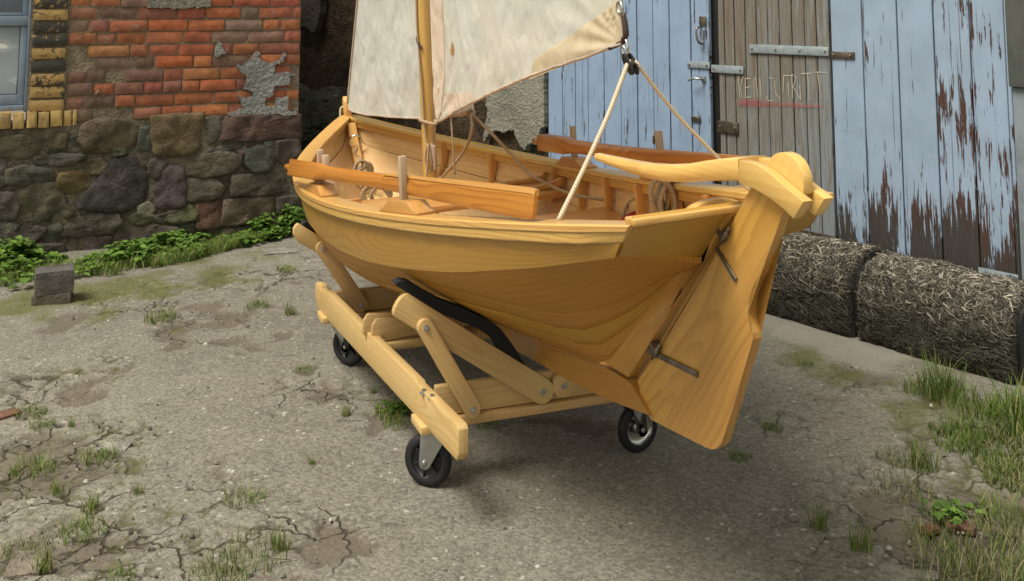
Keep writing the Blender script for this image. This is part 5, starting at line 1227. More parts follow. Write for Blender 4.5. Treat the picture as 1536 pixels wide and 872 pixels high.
# ------------------------------------------------------------------ oars
def oar(name, label, A, E, secs, handle, up=(0, 0, 1), pale=True):
    A, E = Vector(A), Vector(E); d = (E-A).normalized(); L = (E-A).length; s = d.cross(Vector(up)).normalized(); u = s.cross(d)
    t = thing(name, label, 'oar', BM, tuple(A))
    def sec(f, hh, ht, pw):
        c = A+d*(f*L); return [c+u*(hh*math.copysign(abs(math.sin(a))**pw, math.sin(a)))+s*(ht*math.copysign(abs(math.cos(a))**pw, math.cos(a))) for a in [i*2*math.pi/16+math.pi/16 for i in range(16)]]
    def loft(name_, S, mat):
        V = []; Fc = []; UV = []
        for (f, hh, ht, pw) in S:
            for k, p in enumerate(sec(f, hh, ht, pw)): V.append(p); UV.append((f*L, (p-A).dot(u)+.3*(p-A).dot(s)))
        m = 16
        for i in range(len(S)-1):
            for k in range(m): Fc.append((i*m+k, i*m+(k+1) % m, (i+1)*m+(k+1) % m, (i+1)*m+k))
        Fc += [tuple(range(m))[::-1], tuple(range((len(S)-1)*m, len(S)*m))]
        ob = mk(name_, V, Fc, mat, t, uvs=UV, sharp=50); return ob
    loft('shaft', secs[0], 'oar'); loft('blade', secs[1], 'oar')
    V, Fc, UV = tubegeo([A-d*handle, A-d*(handle*.6), A+d*.01], [.011, .015, .014], 12); mk('grip', V, Fc, 'oar', t, uvs=UV, smooth=True)
    if pale:
        S = secs[1]; V = []; Fc = []; UV = []
        for (f, hh, ht, pw) in S:
            c = A+d*(f*L); k = max(.0, (f-.52)/.48); dz = lerp(.006, .36*hh, min(1, k*1.6)); w_ = ht*1.0+.0012
            for a, b in ((hh+.0015, -w_), (hh-dz, -w_), (hh-dz, w_), (hh+.0015, w_)): V.append(c+u*a+s*b); UV.append((f*L, a+b))
        n = len(S)
        for i in range(n-1):
            for k in range(4): Fc.append((i*4+k, i*4+(k+1) % 4, (i+1)*4+(k+1) % 4, (i+1)*4+k))
        Fc += [(3, 2, 1, 0), tuple((n-1)*4+k for k in range(4))]
        mk('pale_blade_edge', V, Fc, 'oar_pale', t, uvs=UV, sharp=40)
    return t
sq, ro = 0.14, 1.0
S1 = [(0, .031, .023, sq), (.005, .034, .026, sq), (.170, .033, .026, sq), (.19, .029, .024, .5), (.22, .026, .022, .7), (.40, .0255, .021, .8), (.52, .026, .019, .8)]
S2 = [(.519, .0261, .0185, .8), (.60, .028, .015, .8), (.70, .031, .012, .7), (.80, .0345, .0095, .6), (.90, .037, .0078, .5), (.985, .038, .0065, .5), (1.0, .034, .0050, .5)]
oar('oar', 'red brown wooden oar lying along the port gunwale between thole pins', (-.590, 1.185, .507), (-.332, -.865, .684), (S1, S2), .11, up=(.25, 0, 1))
oar('oar', 'glossy red brown oar lying along the starboard gunwale behind the tiller', (.445, .945, .545), (.390, -.80, .678), (S1, S2), .10, pale=False)

# ------------------------------------------------------------------ trolley
TM = Matrix.Translation((0.081, 3.518, 0)) @ Matrix.Rotation(RAD(21), 4, 'Z'); TMI = TM.inverted(); TR3 = TM.to_3x3()
def ty(px, py, y): return TMI @ hit(px, py, TM @ Vector((0, y, 0)), TR3 @ Vector((0, 1, 0)))
tr = thing('boat_trolley', 'pale wooden boat trolley on swivel casters carrying the dinghy', 'trolley', TM)
for side in (-1, 1):
    xo = lambda y: -lerp(.372, .478, (y+.31)/1.71) if side < 0 else lerp(.440, .546, (y+.31)/1.71)
    prof = [(-.300, .300), (-.312, .290), (-.312, .222), (-.296, .200), (1.335, .200), (1.385, .232), (1.395, .285), (1.375, .306), (1.30, .306), (1.295, .294), (1.215, .294), (1.21, .308), (.055, .308), (.05, .302)]
    inn = Vector((-side, -.062*0, 0)).normalized()*0.032
    bmk('side_rail', prism([Vector((xo(a), a, b)) for a, b in prof], inn), 'trolley', tr, g=(-.06, 1, 0), bevel=0.004)
    for y in (.01, 1.24):
        bmk('caster_block', boxbm((xo(y)-side*.02, y, .193), .07, .12, .026), 'trolley', tr, g=(0, 1, 0), bevel=0.004)
MX = 0.034
for y, zo in ((0.0, 0), (1.2, 0)):
    xl, xr = (-.345, .415) if y == 0 else (-.43, .49)
    for a, b in ((xl, MX-.075), (MX+.075, xr)) if y > .5 else ((xl, xr),):
        bmk('cross_web', boxbm(((a+b)/2, y+.015, .256), b-a, .028, .092), 'trolley', tr, g=(1, 0, 0), bevel=0.005)
    bmk('cross_flange', boxbm(((xl+xr)/2, y+.035, .192), xr-xl, .10, .030), 'trolley', tr, g=(1, 0, 0), bevel=0.006)
for a, b in ((-.423, MX-.10), (MX+.10, .48)):
    L = b-a; pr = [(a, .292), (a+.002, .345), (a+.018, .366), (b-.15 if a < 0 else b-.018, .350 if a < 0 else .366), (b, .345), (b, .292)]
    bmk('mid_web', prism([Vector((p, .55, q)) for p, q in pr], (0, .022, 0)), 'trolley', tr, g=(1, 0, 0), bevel=0.004)
    pr2 = [(p+(.012 if p < a+.1 else 0), q+.012) for p, q in pr]
    bmk('mid_web', prism([Vector((p-.02, .60, q+.006)) for p, q in pr], (0, .022, 0)), 'trolley', tr, g=(1, 0, 0), bevel=0.004)
bmk('mid_flange', boxbm((.03, .585, .268), .90, .11, .026), 'trolley', tr, g=(1, 0, 0), bevel=0.006)
def plank2(name, p, q, wdt, y, th, mat='trolley', r0=True, r1=True):
    """flat board in a y=const plane from p to q (x,z) with rounded ends"""
    p, q = Vector((p[0], 0, p[1])), Vector((q[0], 0, q[1])); d = (q-p).normalized(); n = Vector((-d.z, 0, d.x)); h = wdt/2; P = []
    for i in range(9):
        a = math.pi/2+math.pi*i/8; P.append(p+d*(math.cos(a)*h*(1 if r0 else .4))+n*math.sin(a)*h)
    for i in range(9):
        a = -math.pi/2+math.pi*i/8; P.append(q+d*(math.cos(a)*h*(1 if r1 else .4))+n*math.sin(a)*h)
    return bmk(name, prism([v+Vector((0, y, 0)) for v in P], (0, th, 0)), mat, tr, g=d, bevel=0.004)
def boltat(x, y, z_, parent=None):
    V, Fc = lathe([(0.0, -.010), (.0045, -.0095), (.0055, -.006), (.0055, -.003), (.010, -.003), (.010, 0)], (x, y, z_), (0, 1, 0), 10); mk('bolt', V, Fc, 'zinc', parent or tr, sharp=40)
a1 = plank2('support_arm', (-.468, .572), (.010, .252), .080, -.030, .028, r0=False); a2 = plank2('support_arm', (.536, .572), (.085, .262), .080, -.030, .028, r0=False)
s1 = plank2('strut', (-.395, .503), (-.240, .238), .054, -.056, .025); s2 = plank2('strut', (.463, .503), (.308, .238), .054, -.056, .025)
for x, z_, y, p_ in ((-.395, .503, -.056, s1), (-.240, .238, -.056, s1), (.010, .252, -.030, a1), (.085, .262, -.030, a2)): boltat(x, y, z_, p_)
V = []; Fc = []
for px, py in ((636, 589), (648, 597)):
    p = TMI @ ground(px, py, .296); lathe([(0, .010), (.007, .010), (.008, 0), (.013, 0), (.013, -.003)], p, (0, 0, 1), 10, V, Fc)
mk('rail_bolt', V, Fc, 'zinc', tr, sharp=40)
PU = [(593, 427.5), (597, 423.5), (602, 422), (614.7, 423.6), (638, 438), (661.6, 451), (692.8, 462.6), (728.8, 479), (750.6, 493), (766, 513), (778, 531), (790, 552)]
PL = [(778, 556), (764, 545), (749, 525.6), (739.7, 508.8), (716, 493), (685, 480.6), (650.6, 465.8), (625.6, 447.8), (596, 430)]
for y_, th_ in ((-.022, .05),):
    P = [ty(a, b, y_) for a, b in PU+PL]; bm = prism([Vector((p.x, y_, p.z)) for p in P], (0, th_, 0)); bmesh.ops.triangulate(bm, faces=[f for f in bm.faces if len(f.verts) > 4])
    bmk('padding_strip', bm, 'felt', tr, sharp=35)
    bm = prism([Vector((2*MX-p.x, y_, p.z)) for p in P], (0, th_, 0)); bmesh.ops.triangulate(bm, faces=[f for f in bm.faces if len(f.verts) > 4]); bmk('padding_strip', bm, 'felt', tr, sharp=35)
FA = [(440, 352), (440.5, 344), (444, 338), (448, 336), (462, 345), (520, 379), (508, 398), (446, 363)]
P = [ty(a, b, 1.17) for a, b in FA]
fa = bmk('support_arm', prism(P, (0, .028, 0)), 'trolley', tr, g=(P[5]-P[3]), bevel=0.004); bmk('support_arm', prism([Vector((2*MX-p.x, p.y, p.z)) for p in P], (0, .028, 0)), 'trolley', tr, g=(1, 0, .6), bevel=0.004)
u0, u1 = ty(485, 373, 1.145), ty(542, 458, 1.145); s3 = plank2('strut', (u0.x, u0.z), (u1.x, u1.z), .060, 1.143, .025); boltat(u0.x, 1.143, u0.z, s3); boltat(u1.x, 1.143, u1.z, s3)
plank2('strut', (2*MX-u0.x, u0.z), (2*MX-u1.x, u1.z), .060, 1.143, .025)
P = [ty(a, b, 1.22) for a, b in [(452, 340), (458, 333), (470, 336), (486, 352), (480, 362), (462, 350)]]; bmk('padding_strip', prism(P, (0, .05, 0)), 'felt', tr)
def caster(cw, nrm_, lean=1.0, rimmat='plastic'):
    c = TMI @ Vector((cw[0], cw[1], 0.080)); nn = (TMI.to_3x3() @ Vector((nrm_[0], nrm_[1], 0))).normalized(); e1 = Vector((nn.y, -nn.x, 0))*-1.0
    R = .078; w_ = .0165
    P = [c+e1*a+Vector((0, 0, b)) for a, b in [(-.018, -.006), (-.010, -.018), (.006, -.020), (.018, -.012), (.060*lean, .060), (.075*lean, .096), (.075*lean, .108), (-.012*lean, .108), (-.014*lean, .06)]]
    fork = bmk('caster_fork', prism([p+nn*(w_+.010) for p in P], nn*.0035), 'zinc', tr, bevel=0.001)
    bmk('fork_cheek', prism([p-nn*(w_+.010) for p in P], -nn*.0035), 'zinc', fork, bevel=0.001)
    bmk('fork_top', boxbm(c+e1*.030*lean+Vector((0, 0, .1035)), .09, 2*w_+.022, .007, e1, nn, (0, 0, 1)), 'zinc', fork, bevel=0.001)
    bmk('mount_plate', boxbm(c+e1*.030*lean+Vector((0, 0, .1105)), .085, .07, .006, e1, nn, (0, 0, 1)), 'zinc', fork, bevel=0.001)
    V, Fc = lathe([(.052, -w_*.9), (.058, -w_*1.05), (.070, -w_), (.076, -w_*.7), (R+.0015, -w_*.35), (R+.0015, w_*.35), (.076, w_*.7), (.070, w_), (.058, w_*1.05), (.052, w_*.9)], c, nn, 40); mk('tyre', V, Fc, 'rubber', fork, sharp=50)
    V, Fc = lathe([(.0525, -w_*.9), (.050, -w_*.55), (.044, -w_*.35), (.020, -w_*.30), (.016, -w_*.9), (.0, -w_*.9)][::1], c, nn, 28); lathe([(.0, w_*.9), (.016, w_*.9), (.020, w_*.30), (.044, w_*.35), (.050, w_*.55), (.0525, w_*.9)], c, nn, 28, V, Fc)
    ob = mk('rim', V, Fc, rimmat, fork, sharp=40)
    V = []; Fc = []; bm = bmesh.new()
    if rimmat == 'plastic':
        for k in range(6):
            a = k*math.pi/3+.3; d = e1*math.cos(a)+Vector((0, 0, math.sin(a))); boxbm(c+d*.033+nn*w_*.55, .032, .006, w_*.5, d, d.cross(nn), nn, bm)
        bmk('spokes', bm, rimmat, fork, bevel=0.001)
    else: bm.free()
    V, Fc = lathe([(0, w_+.021), (.006, w_+.020), (.009, w_+.016), (.009, w_+.010)], c, nn, 12); mk('axle_bolt', V, Fc, 'zinc', fork, sharp=40)
caster((-.265, 3.405), (-.36, -.93)); caster((.427, 3.655), (.50, -.86), -0.6, 'chrome'); caster((-.688, 4.505), (-.45, -.89), -1.0); caster((.30, 4.90), (.3, -.95))

# ------------------------------------------------------------------ weathered straw bales under the doors
def straw_mat():
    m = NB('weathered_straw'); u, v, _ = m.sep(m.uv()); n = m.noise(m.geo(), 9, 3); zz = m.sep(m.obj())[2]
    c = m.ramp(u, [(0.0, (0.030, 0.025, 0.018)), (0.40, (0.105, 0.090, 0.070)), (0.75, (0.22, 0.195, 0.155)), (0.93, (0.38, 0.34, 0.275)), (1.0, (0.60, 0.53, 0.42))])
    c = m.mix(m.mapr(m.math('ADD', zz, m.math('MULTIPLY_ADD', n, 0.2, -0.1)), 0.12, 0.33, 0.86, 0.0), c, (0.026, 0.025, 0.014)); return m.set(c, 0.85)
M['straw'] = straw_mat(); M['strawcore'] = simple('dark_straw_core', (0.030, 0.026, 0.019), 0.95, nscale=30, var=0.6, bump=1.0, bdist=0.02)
def bale(label, s0, s1, hgt, dep, nst, seed):
    r = random.Random(seed); base = Vector(((s0+s1)/2, dep/2, 0)); t = thing('straw_bale', label, 'straw bale', DB, tuple(base), 'straw bales against the barn doors')
    pts = [(0.022, -.01), (0.006, 0.03), (0.0, 0.06), (0.0, hgt*.50), (0.012, hgt*.68), (0.045, hgt*.82), (0.11, hgt*.935), (0.19, hgt*.99), (dep*.85, hgt), (dep-.012, hgt*.98), (dep-.012, -.01)]
    L = [0]
    for i in range(1, len(pts)): L.append(L[-1]+math.hypot(pts[i][0]-pts[i-1][0], pts[i][1]-pts[i-1][1]))
    A0 = [p[0] for p in pts]; A1 = [p[1] for p in pts]
    def surf(u, a):
        y, z_ = interp(a*L[-1], L, A0), interp(a*L[-1], L, A1); x = lerp(s0, s1, u); e = min(u, 1-u)*(s1-s0); k = max(0, 1-e/.022)**2*.016
        b = .030*(sfbm(x*6+seed, a*7, seed)-.5)+.016*(sfbm(x*24, a*30, seed+1)-.5); fr = 1 if a < .42 else .25
        return Vector((x, y+k*fr-b*fr, max(-.01, z_-(k*.6 if a > .3 and z_ > .1 else 0)+(b*.8 if a > .35 and z_ > .15 else 0))))
    nu, na = 60, 60; V = []; Fc = []
    for i in range(nu+1):
        for j in range(na+1): V.append(surf(i/nu, j/na))
    for i in range(nu):
        for j in range(na): Fc.append((i*(na+1)+j, (i+1)*(na+1)+j, (i+1)*(na+1)+j+1, i*(na+1)+j+1))
    Fc += [tuple(range(na+1)), tuple(nu*(na+1)+j for j in range(na+1))[::-1]]
    mk('bale_core', V, Fc, 'strawcore', t, sharp=60)
    V = []; Fc = []; UV = []
    for k in range(nst):
        u, a = r.uniform(.012, .988), r.uniform(.02, .72); p = surf(u, a); e = .004; tu = (surf(min(u+e, 1), a)-surf(max(u-e, 0), a)).normalized(); ta = surf(u, min(a+e, 1))-surf(u, max(a-e, 0))
        ta = ta.normalized() if ta.length > 0 else Vector((0, 0, 1)); n = tu.cross(ta).normalized()
        if n.y > 0 and a < .5: n = -n
        if n.z < 0 and a >= .5: n = -n
        ang = r.gauss(-.6, .8); d = tu*math.cos(ang)+ta*math.sin(ang); L_ = r.uniform(.02, .065); wd_ = r.choice((.0014, .0018, .0024, .0034))*r.uniform(.8, 1.2); b = n.cross(d)
        l0, l1 = r.uniform(-.004, .006), r.uniform(-.005, .008); bend = b*r.uniform(-.012, .012); q0 = p-d*L_/2+n*l0; q1 = p+n*(max(l0, l1)+.002)+bend; q2 = p+d*L_/2+n*l1
        o = len(V); c = r.random()**1.5
        for q, ww in ((q0, wd_*.6), (q1, wd_), (q2, wd_*.5)): V += [q-b*ww, q+n*wd_*.7, q+b*ww]; UV += [(c, 0)]*3
        for i in (0, 3): Fc += [(o+i, o+i+1, o+i+4, o+i+3), (o+i+1, o+i+2, o+i+5, o+i+4)]
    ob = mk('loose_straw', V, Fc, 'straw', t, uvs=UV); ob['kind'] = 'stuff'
    bmk('gap_shade', prism([Vector((s1-.004, y, z_)) for y, z_ in [(.05, 0), (.03, .05), (.03, .20), (.06, .27), (.12, .31), (.26, .32), (.26, 0)]], (.020, 0, 0)), 'black', t)  # black plate put in as the shade of the gap beside the bale
bale('long weathered grey straw bale below the peeling pale blue planks', .540, 1.254, .352, .285, 8000, 3)
bale('weathered grey straw bale below the bare grey wicket door', -.62, .508, .362, .285, 9500, 8)

# ------------------------------------------------------------------ plants
def leaf_mat(name, a, b, dry=None):
    m = NB(name); u, v, _ = m.sep(m.uv()); n = m.noise(m.geo(), 9, 2)
    c = m.mix(u, a, b)
    if dry: c = m.mix(m.math('GREATER_THAN', m.math('FRACT', m.math('MULTIPLY', u, 7.13)), 0.80), c, dry)
    c = m.mix(m.mapr(n, 0.3, 0.7, 0, 0.35), c, tuple(x*0.6 for x in a)); m.set(c, 0.55, spec=0.3)
    t = m.n('BsdfTranslucent'); m.put(t.inputs[0], c); x = m.n('MixShader'); x.inputs[0].default_value = 0.3; m.l(m.b.outputs[0], x.inputs[1]); m.l(t.outputs[0], x.inputs[2]); m.l(x.outputs[0], m.out.inputs[0]); return m.m
M['grass'] = leaf_mat('grass_green', (0.080, 0.135, 0.020), (0.190, 0.270, 0.048), (0.34, 0.30, 0.12))
M['drygrass'] = leaf_mat('grass_yellowing', (0.085, 0.125, 0.028), (0.19, 0.225, 0.060), (0.38, 0.32, 0.17))
M['leaf'] = leaf_mat('ground_cover_leaf', (0.070, 0.140, 0.020), (0.210, 0.340, 0.065))
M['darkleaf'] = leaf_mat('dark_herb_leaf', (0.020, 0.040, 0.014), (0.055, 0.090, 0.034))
def blade(V, Fc, UV, r, p, h, lean, wd_):
    a = r.uniform(0, 2*math.pi); d = Vector((math.cos(a), math.sin(a), 0)); s = Vector((-d.y, d.x, 0)); c = r.random(); o = len(V); k = r.uniform(.3, 1)*lean
    tw = r.uniform(-.5, .5)
    for i, f in enumerate((0, .35, .7, 1.0)):
        q = p+Vector((0, 0, h*(f-.25*k*f*f)))+d*(k*h*f**1.8); w_ = wd_*(1, .9, .6, .05)[i]; ss = s*math.cos(tw*f)+d*math.sin(tw*f); V += [q-ss*w_, q+ss*w_]; UV += [(c, f), (c, f)]
    for i in range(3): Fc.append((o+2*i, o+2*i+1, o+2*i+3, o+2*i+2))
def leafq(V, Fc, UV, r, p, L, n_up=.6):
    a = r.uniform(0, 2*math.pi); t = r.uniform(-.30, .30); d = Vector((math.cos(a)*math.cos(t), math.sin(a)*math.cos(t), math.sin(t))); s = d.cross(Vector((0, 0, 1))).normalized(); n = s.cross(d); c = r.random(); o = len(V); w_ = L*r.uniform(.38, .55)
    for q in (p, p+d*L*.3+s*w_*.85+n*L*.10, p+d*L*.72+s*w_*.7+n*L*.10, p+d*L-n*L*.12, p+d*L*.72-s*w_*.7+n*L*.10, p+d*L*.3-s*w_*.85+n*L*.10, p+d*L*.5-n*L*.03): V.append(q); UV.append((c, 0))
    for i in range(6): Fc.append((o+i, o+(i+1) % 6, o+6)) if i != 5 else Fc.append((o+5, o, o+6))
def tuft_mesh(seed, n, h, spread, mat, lean=.7, wd_=.0022):
    r = random.Random(seed); V = []; Fc = []; UV = []
    for i in range(n):
        a = r.uniform(0, 6.28); d = spread*math.sqrt(r.random()); blade(V, Fc, UV, r, Vector((d*math.cos(a), d*math.sin(a), -.004)), h*r.uniform(.35, 1.0), lean, wd_*r.uniform(.6, 1.2))
    me = bpy.data.meshes.new('grass_tuft'); me.from_pydata([tuple(v) for v in V], [], Fc); uvl = me.uv_layers.new(name='UVMap')
    for lp in me.loops: uvl.data[lp.index].uv = UV[lp.vertex_index]
    me.shade_smooth(); me.materials.append(M[mat]); return me
TU = [tuft_mesh(100+i, 130, .075, .085, 'grass', .9, .0018) for i in range(3)]+[tuft_mesh(110+i, 60, .10, .035, 'grass', .6, .0018) for i in range(2)]+[tuft_mesh(120, 85, .32, .13, 'grass', .75, .0042), tuft_mesh(121, 80, .22, .15, 'grass', .85, .0040)]+[tuft_mesh(130+i, 150, .085, .12, 'drygrass', .9, .0017) for i in range(2)]
LOOK = ['low spreading ', 'low rounded ', 'low ragged ', 'narrow upright ', 'dense upright ', 'tall loose ', 'bushy ', 'thin yellowing ', 'wide yellowing ']
def tuft(px, py, k, sc, label, grp):
    p = ground(px, py); o = bpy.data.objects.new('grass_tuft', TU[k]); COL.objects.link(o); o.location = (p.x, p.y, 0.0); o.scale = (sc, sc, sc*rnd.uniform(.85, 1.15)); o.rotation_euler = (0, 0, rnd.uniform(0, 6.28)); props(o, LOOK[k]+label if grp else label, 'grass', grp)
GL = 'grass tuft growing from cracks in the open asphalt left of the trolley'; GG = 'grass tufts left of the trolley'
for px, py, k, sc in [(50, 705, 0, .9), (85, 738, 3, .6), (148, 688, 1, .7), (45, 622, 2, .7), (62, 640, 0, .5), (122, 800, 1, .8), (135, 765, 3, .7), (208, 740, 3, .45), (365, 752, 0, .75), (42, 828, 7, .6), (65, 855, 3, .7), (372, 838, 7, .9), (335, 866, 8, .8), (420, 822, 3, .8), (180, 868, 0, .5), (240, 480, 1, .9), (430, 406, 2, .7), (385, 460, 0, .7), (435, 472, 3, .8), (458, 555, 1, .5), (468, 697, 3, .4), (108, 640, 3, .4)]:
    tuft(px, py, k, sc, GL, GG)
GT = 'grass tuft growing from the asphalt beside the trolley'; GTg = 'grass tufts beside the trolley'
for px, py, k, sc in [(518, 624, 3, .55), (588, 622, 0, .8), (594, 640, 1, .6), (655, 640, 3, .7), (730, 640, 0, .5), (560, 590, 3, .4), (640, 600, 1, .5)]: tuft(px, py, k, sc, GT, GTg)
tuft(1228, 790, 3, .75, 'spiky little grass tuft alone on the bare dark asphalt', None); tuft(1292, 826, 4, .9, 'dense round grass tuft at the edge of the bare dark asphalt', None)
GR = 'grass tuft in the broken ground right of the rudder'; GRg = 'grass tufts in the broken ground right of the rudder'
for px, py, k, sc in [(1455, 655, 1, 1.1), (1440, 672, 0, .9), (1385, 700, 3, 1.3), (1355, 735, 7, .8), (1345, 690, 8, .6), (1400, 815, 8, .8), (1480, 862, 7, 1.1), (1525, 812, 8, 1.0), (1500, 770, 0, .9), (1430, 862, 7, .9), (1410, 770, 1, .7), (1530, 868, 8, 1.1), (1520, 720, 7, .8), (1490, 700, 2, .8)]: tuft(px, py, k, sc, GR, GRg)
GB = 'fresh green grass clump at the foot of the long straw bale'; GBg = 'tall grass at the foot of the straw bale'
for px, py, k, sc in [(1405, 592, 5, .55), (1440, 607, 6, .55), (1385, 590, 6, .5), (1425, 590, 5, .42), (1520, 640, 6, .75), (1536, 618, 5, .5), (1470, 628, 6, .5), (1505, 618, 6, .5), (1555, 650, 6, .9)]: tuft(px, py, k, sc, GB, GBg)
GS = 'green sprig on the bare asphalt under the rudder'; 
for px, py in [(1110, 688), (1158, 642), (1208, 548)]: tuft(px, py, 1, .45, GS, 'sprigs under the rudder')
# leafy ground cover along the stone base (nobody could count it)
def cover(name, label, area, n, h, mat, seed, Lr=(.018, .038)):
    r = random.Random(seed); V = []; Fc = []; UV = []; k = 0
    while k < n:
        x = area(r)
        if x is None: continue
        p, hh = x; m = 3+int(r.random()*4); zz = hh*r.random()**.7
        for _ in range(m): leafq(V, Fc, UV, r, p+Vector((r.uniform(-.02, .02), r.uniform(-.02, .02), zz+r.uniform(-.01, .012))), r.uniform(*Lr)); k += 1
        tubeP = [p, p+Vector((0, 0, zz))]
    ob = mk(name, V, Fc, mat, None, uvs=UV, smooth=True); props(ob, label, 'plants', None, 'stuff'); return ob
def area1(r):
    s = r.uniform(-2.3, -.08); d = abs(r.gauss(0, .34)); w_ = interp(s, [-2.3, -1.6, -1.1, -.7, -.35, -.05], [.85, .78, .62, .45, .28, .12])
    if d > w_: return None
    bmp = sfbm(s*4.6, d*4.6, 81)
    if bmp < .40+.15*(d/w_)**2: return None
    p = BW @ Vector((s, -.03-d, 0)); return Vector((p.x, p.y, 0)), (.012+.42*max(0, bmp-.44))*(1-.35*d/w_)*interp(s, [-2.3, -1.0, -.5, -.05], [1.2, 1.1, .75, .8])
cover('ground_cover', 'bright green leafy weeds growing along the rubble stone base', area1, 3000, .14, 'leaf', 4, (.018, .068))
def grasscover(name, label, fn, n, mat, seed):
    r = random.Random(seed); V = []; Fc = []; UV = []; k = 0
    while k < n:
        x = fn(r)
        if x is None: continue
        blade(V, Fc, UV, r, x[0], x[1]*r.uniform(.4, 1), .9, r.uniform(.0014, .0030)); k += 1
    ob = mk(name, V, Fc, mat, None, uvs=UV, smooth=True); props(ob, label, 'grass', None, 'stuff'); return ob
def area2(r):
    s = r.uniform(-2.3, -.25); w_ = interp(s, [-2.3, -1.3, -.8, -.25], [.75, .75, .55, .20]); d = w_*(.35+.65*r.random()**.8)
    if sfbm(s*4.0, d*4.0, 83) < .45: return None
    p = BW @ Vector((s, -.03-d, -.004)); return p, .085
grasscover('grass_fringe', 'grass fringe in front of the leafy weeds by the stone wall', area2, 5200, 'grass', 6)
def area3(r):
    px, py = r.uniform(1330, 1540), r.uniform(640, 885); p = ground(px, py)
    if sfbm(p.x*3.5, p.y*3.5, 87, 4)+.10*(px-1430)/100 < .54: return None
    return p+Vector((0, 0, -.004)), .042
grasscover('sparse_grass', 'thin yellowing grass in the broken ground at the yard edge', area3, 1100, 'drygrass', 9)
def herb(name, label, c, n, R, h, mat, seed, L=(.03, .06)):
    r = random.Random(seed); t = thing(name, label, 'plant', None, c); c = Vector(c); V = []; Fc = []; UV = []; SV = []; SF = []; SU = []
    for i in range(n):
        a = r.uniform(0, 6.28); rr = R*math.sqrt(r.random()); hh = h*r.uniform(.5, 1); top = c+Vector((rr*math.cos(a), rr*math.sin(a), hh)); tubegeo([c+Vector((rr*.2*math.cos(a), rr*.2*math.sin(a), 0)), c.lerp(top, .5)+Vector((0, 0, .02)), top], .0022, 4, False, SV, SF, SU)
        for k in range(9): leafq(V, Fc, UV, r, c.lerp(top, r.uniform(.35, 1.02))+Vector((r.uniform(-.03, .03), r.uniform(-.03, .03), 0)), r.uniform(*L))
    mk('stems', SV, SF, mat, t, uvs=SU); mk('foliage', V, Fc, mat, t, uvs=UV, smooth=True)
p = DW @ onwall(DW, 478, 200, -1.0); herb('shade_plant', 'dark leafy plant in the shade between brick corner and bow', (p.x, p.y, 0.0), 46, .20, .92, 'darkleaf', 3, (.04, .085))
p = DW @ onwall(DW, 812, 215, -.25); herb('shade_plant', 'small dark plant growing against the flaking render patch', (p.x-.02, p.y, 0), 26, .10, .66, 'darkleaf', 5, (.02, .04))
p = BW @ Vector((-.06, -.10, 0)); herb('corner_weed', 'low green weed at the foot of the house corner', (p.x, p.y, 0), 22, .11, .20, 'leaf', 7, (.03, .05))
p = BW @ Vector((-.28, -.10, 0)); herb('corner_weed', 'small bright weed in front of the mossy stone', (p.x, p.y, 0), 12, .08, .16, 'leaf', 8, (.03, .05))
for i, (px, py, lb) in enumerate([(590, 615, 'small broad leafed weed beside the near trolley rail'), (1425, 775, 'flat broad leafed weed among bricks in the broken ground right of the rudder')]):
    p = ground(px, py); herb('weed', lb, (p.x, p.y, 0), 6, .07, .03, 'leaf', 20+i, (.02, .035))

# ------------------------------------------------------------------ loose stones
def block(name, label, c, sx, sy, sz, rot, color, seed):
    bm = bmesh.new(); bmesh.ops.create_cube(bm, size=1.0); bmesh.ops.subdivide_edges(bm, edges=bm.edges[:], cuts=5, use_grid_fill=True)
    for v in bm.verts:
        q = v.co.copy(); k = Vector([math.copysign(min(abs(a), .475), a) for a in q]); n = (nz1(q.x*3+seed, q.y*3+q.z*2.3, seed)+.4*nz1(q.x*9, q.y*9+q.z*7, seed)); e = sum(1 for a in q if abs(a) > .45); v.co = Vector((q.x*sx, q.y*sy, (q.z+.5)*sz))*(1-.02*max(0, e-1))+Vector((q.x, q.y, 0))*.05*n*sx
    o = bmk(name, bm, 'stone', None, sharp=45, mw=Matrix.Translation(c) @ Matrix.Rotation(rot, 4, 'Z')); o.color = (*color, 0); props(o, label, 'stone'); return o
p = ground(72, 456)
block('paving_stone', 'flat grey stone lying under the squared grey block', (p.x, p.y+.05, -.004), .185, .15, .052, .3, (.13, .115, .095), 2)
block('stone_block', 'squared grey stone block standing in front of the weeds', (p.x+.002, p.y+.055, .048), .185, .15, .115, .45, (.135, .125, .115), 4)
CHIP = [('flat pale asphalt chip', (172, 672), .075, (.34, .33, .30)), ('reddish brick fragment beside the near left grass', (10, 622), .07, (.25, .13, .09)), ('pale brown flat chip at the near left edge', (40, 846), .10, (.27, .23, .19)), ('rusty brick piece among the weeds right of the rudder', (1440, 790), .06, (.17, .09, .06)), ('small red brown brick chip near the yard edge weeds', (1395, 795), .04, (.20, .09, .05)), ('long pale stone sliver by the house corner', (420, 377), .16, (.30, .28, .25))]
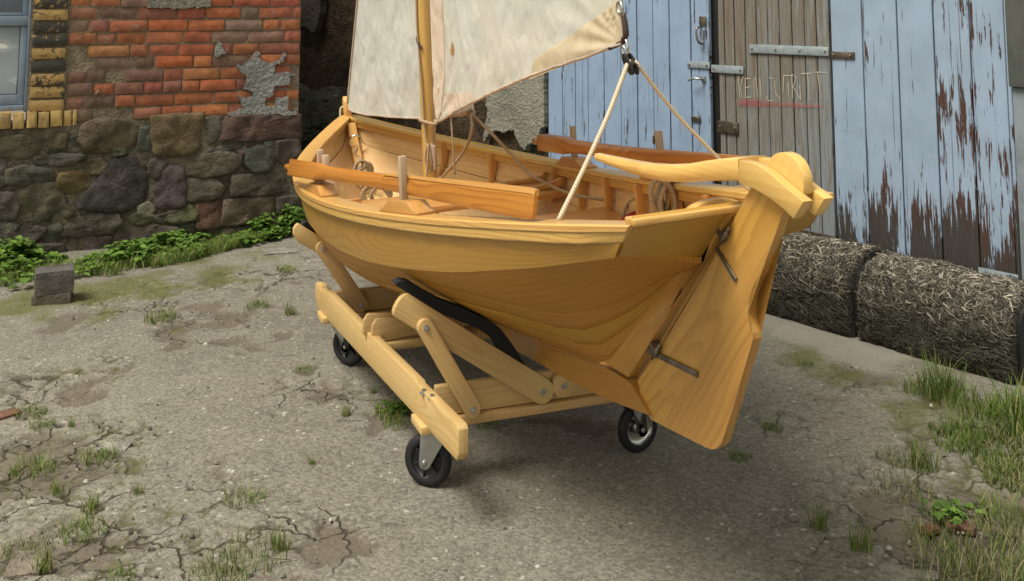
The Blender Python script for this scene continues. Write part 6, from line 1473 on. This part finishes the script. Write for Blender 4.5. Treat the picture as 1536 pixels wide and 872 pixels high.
for i, (lb, px, s_, c) in enumerate(CHIP):
    q = ground(*px); block('stone_chip', lb, (q.x, q.y, -.006), s_*1.3, s_*.9, .013, i*.9 if i != 5 else .35, c, 30+i)
r = random.Random(77); V = []; Fc = []; UV = []
def pebble(V, Fc, UV, p, s_):
    o = len(V); c = r.random()
    for k in range(6):
        a = k*math.pi/3+r.uniform(-.3, .3); V.append(p+Vector((math.cos(a)*s_*r.uniform(.7, 1.2), math.sin(a)*s_*r.uniform(.6, 1.0), -.002))); UV.append((c, 0))
    for k in range(6): V.append(p+(V[o+k]-p)*.6+Vector((0, 0, s_*r.uniform(.5, .8)))); UV.append((c, 1))
    for k in range(6): Fc.append((o+k, o+(k+1) % 6, o+6+(k+1) % 6, o+6+k))
    Fc.append(tuple(o+6+k for k in range(6)))
for i in range(1900):
    px, py = r.uniform(-30, 1560), r.uniform(430, 890); dens = .35+.65*(px < 480 or px > 1330)
    if r.random() > dens: continue
    pebble(V, Fc, UV, ground(px, py), r.choice([.0025, .003, .004, .0045, .006, .009])*r.uniform(.7, 1.2))
def pebmat():
    m = NB('loose_grit'); u, v, _ = m.sep(m.uv()); return m.set(m.ramp(u, [(0, (.05, .045, .04)), (.5, (.16, .145, .12)), (.85, (.28, .26, .22)), (1, (.50, .48, .43))]), 0.9)
M['grit'] = pebmat(); ob = mk('loose_grit', V, Fc, 'grit', None, uvs=UV); props(ob, 'loose grit scattered over the asphalt', 'gravel', None, 'stuff')
V = []; Fc = []; UV = []
for i in range(75):
    px, py = (r.uniform(1180, 1540), r.uniform(560, 880)) if r.random() < .7 else (r.uniform(0, 600), r.uniform(450, 880)); p = ground(px, py); a = r.uniform(0, 6.28); L = r.uniform(.02, .11); d = Vector((math.cos(a), math.sin(a), 0)); c = r.uniform(.5, 1)
    tubegeo([p+Vector((0, 0, .004)), p+d*L*.5+Vector((-d.y*.01, d.x*.01, .006)), p+d*L+Vector((0, 0, .004))], .0009, 4, False, V, Fc, UV)
UV = [(.7, 0)]*len(V); ob = mk('dry_stalks', V, Fc, 'straw', None, uvs=UV); props(ob, 'dry straw stalks scattered on the ground', 'straw', None, 'stuff')
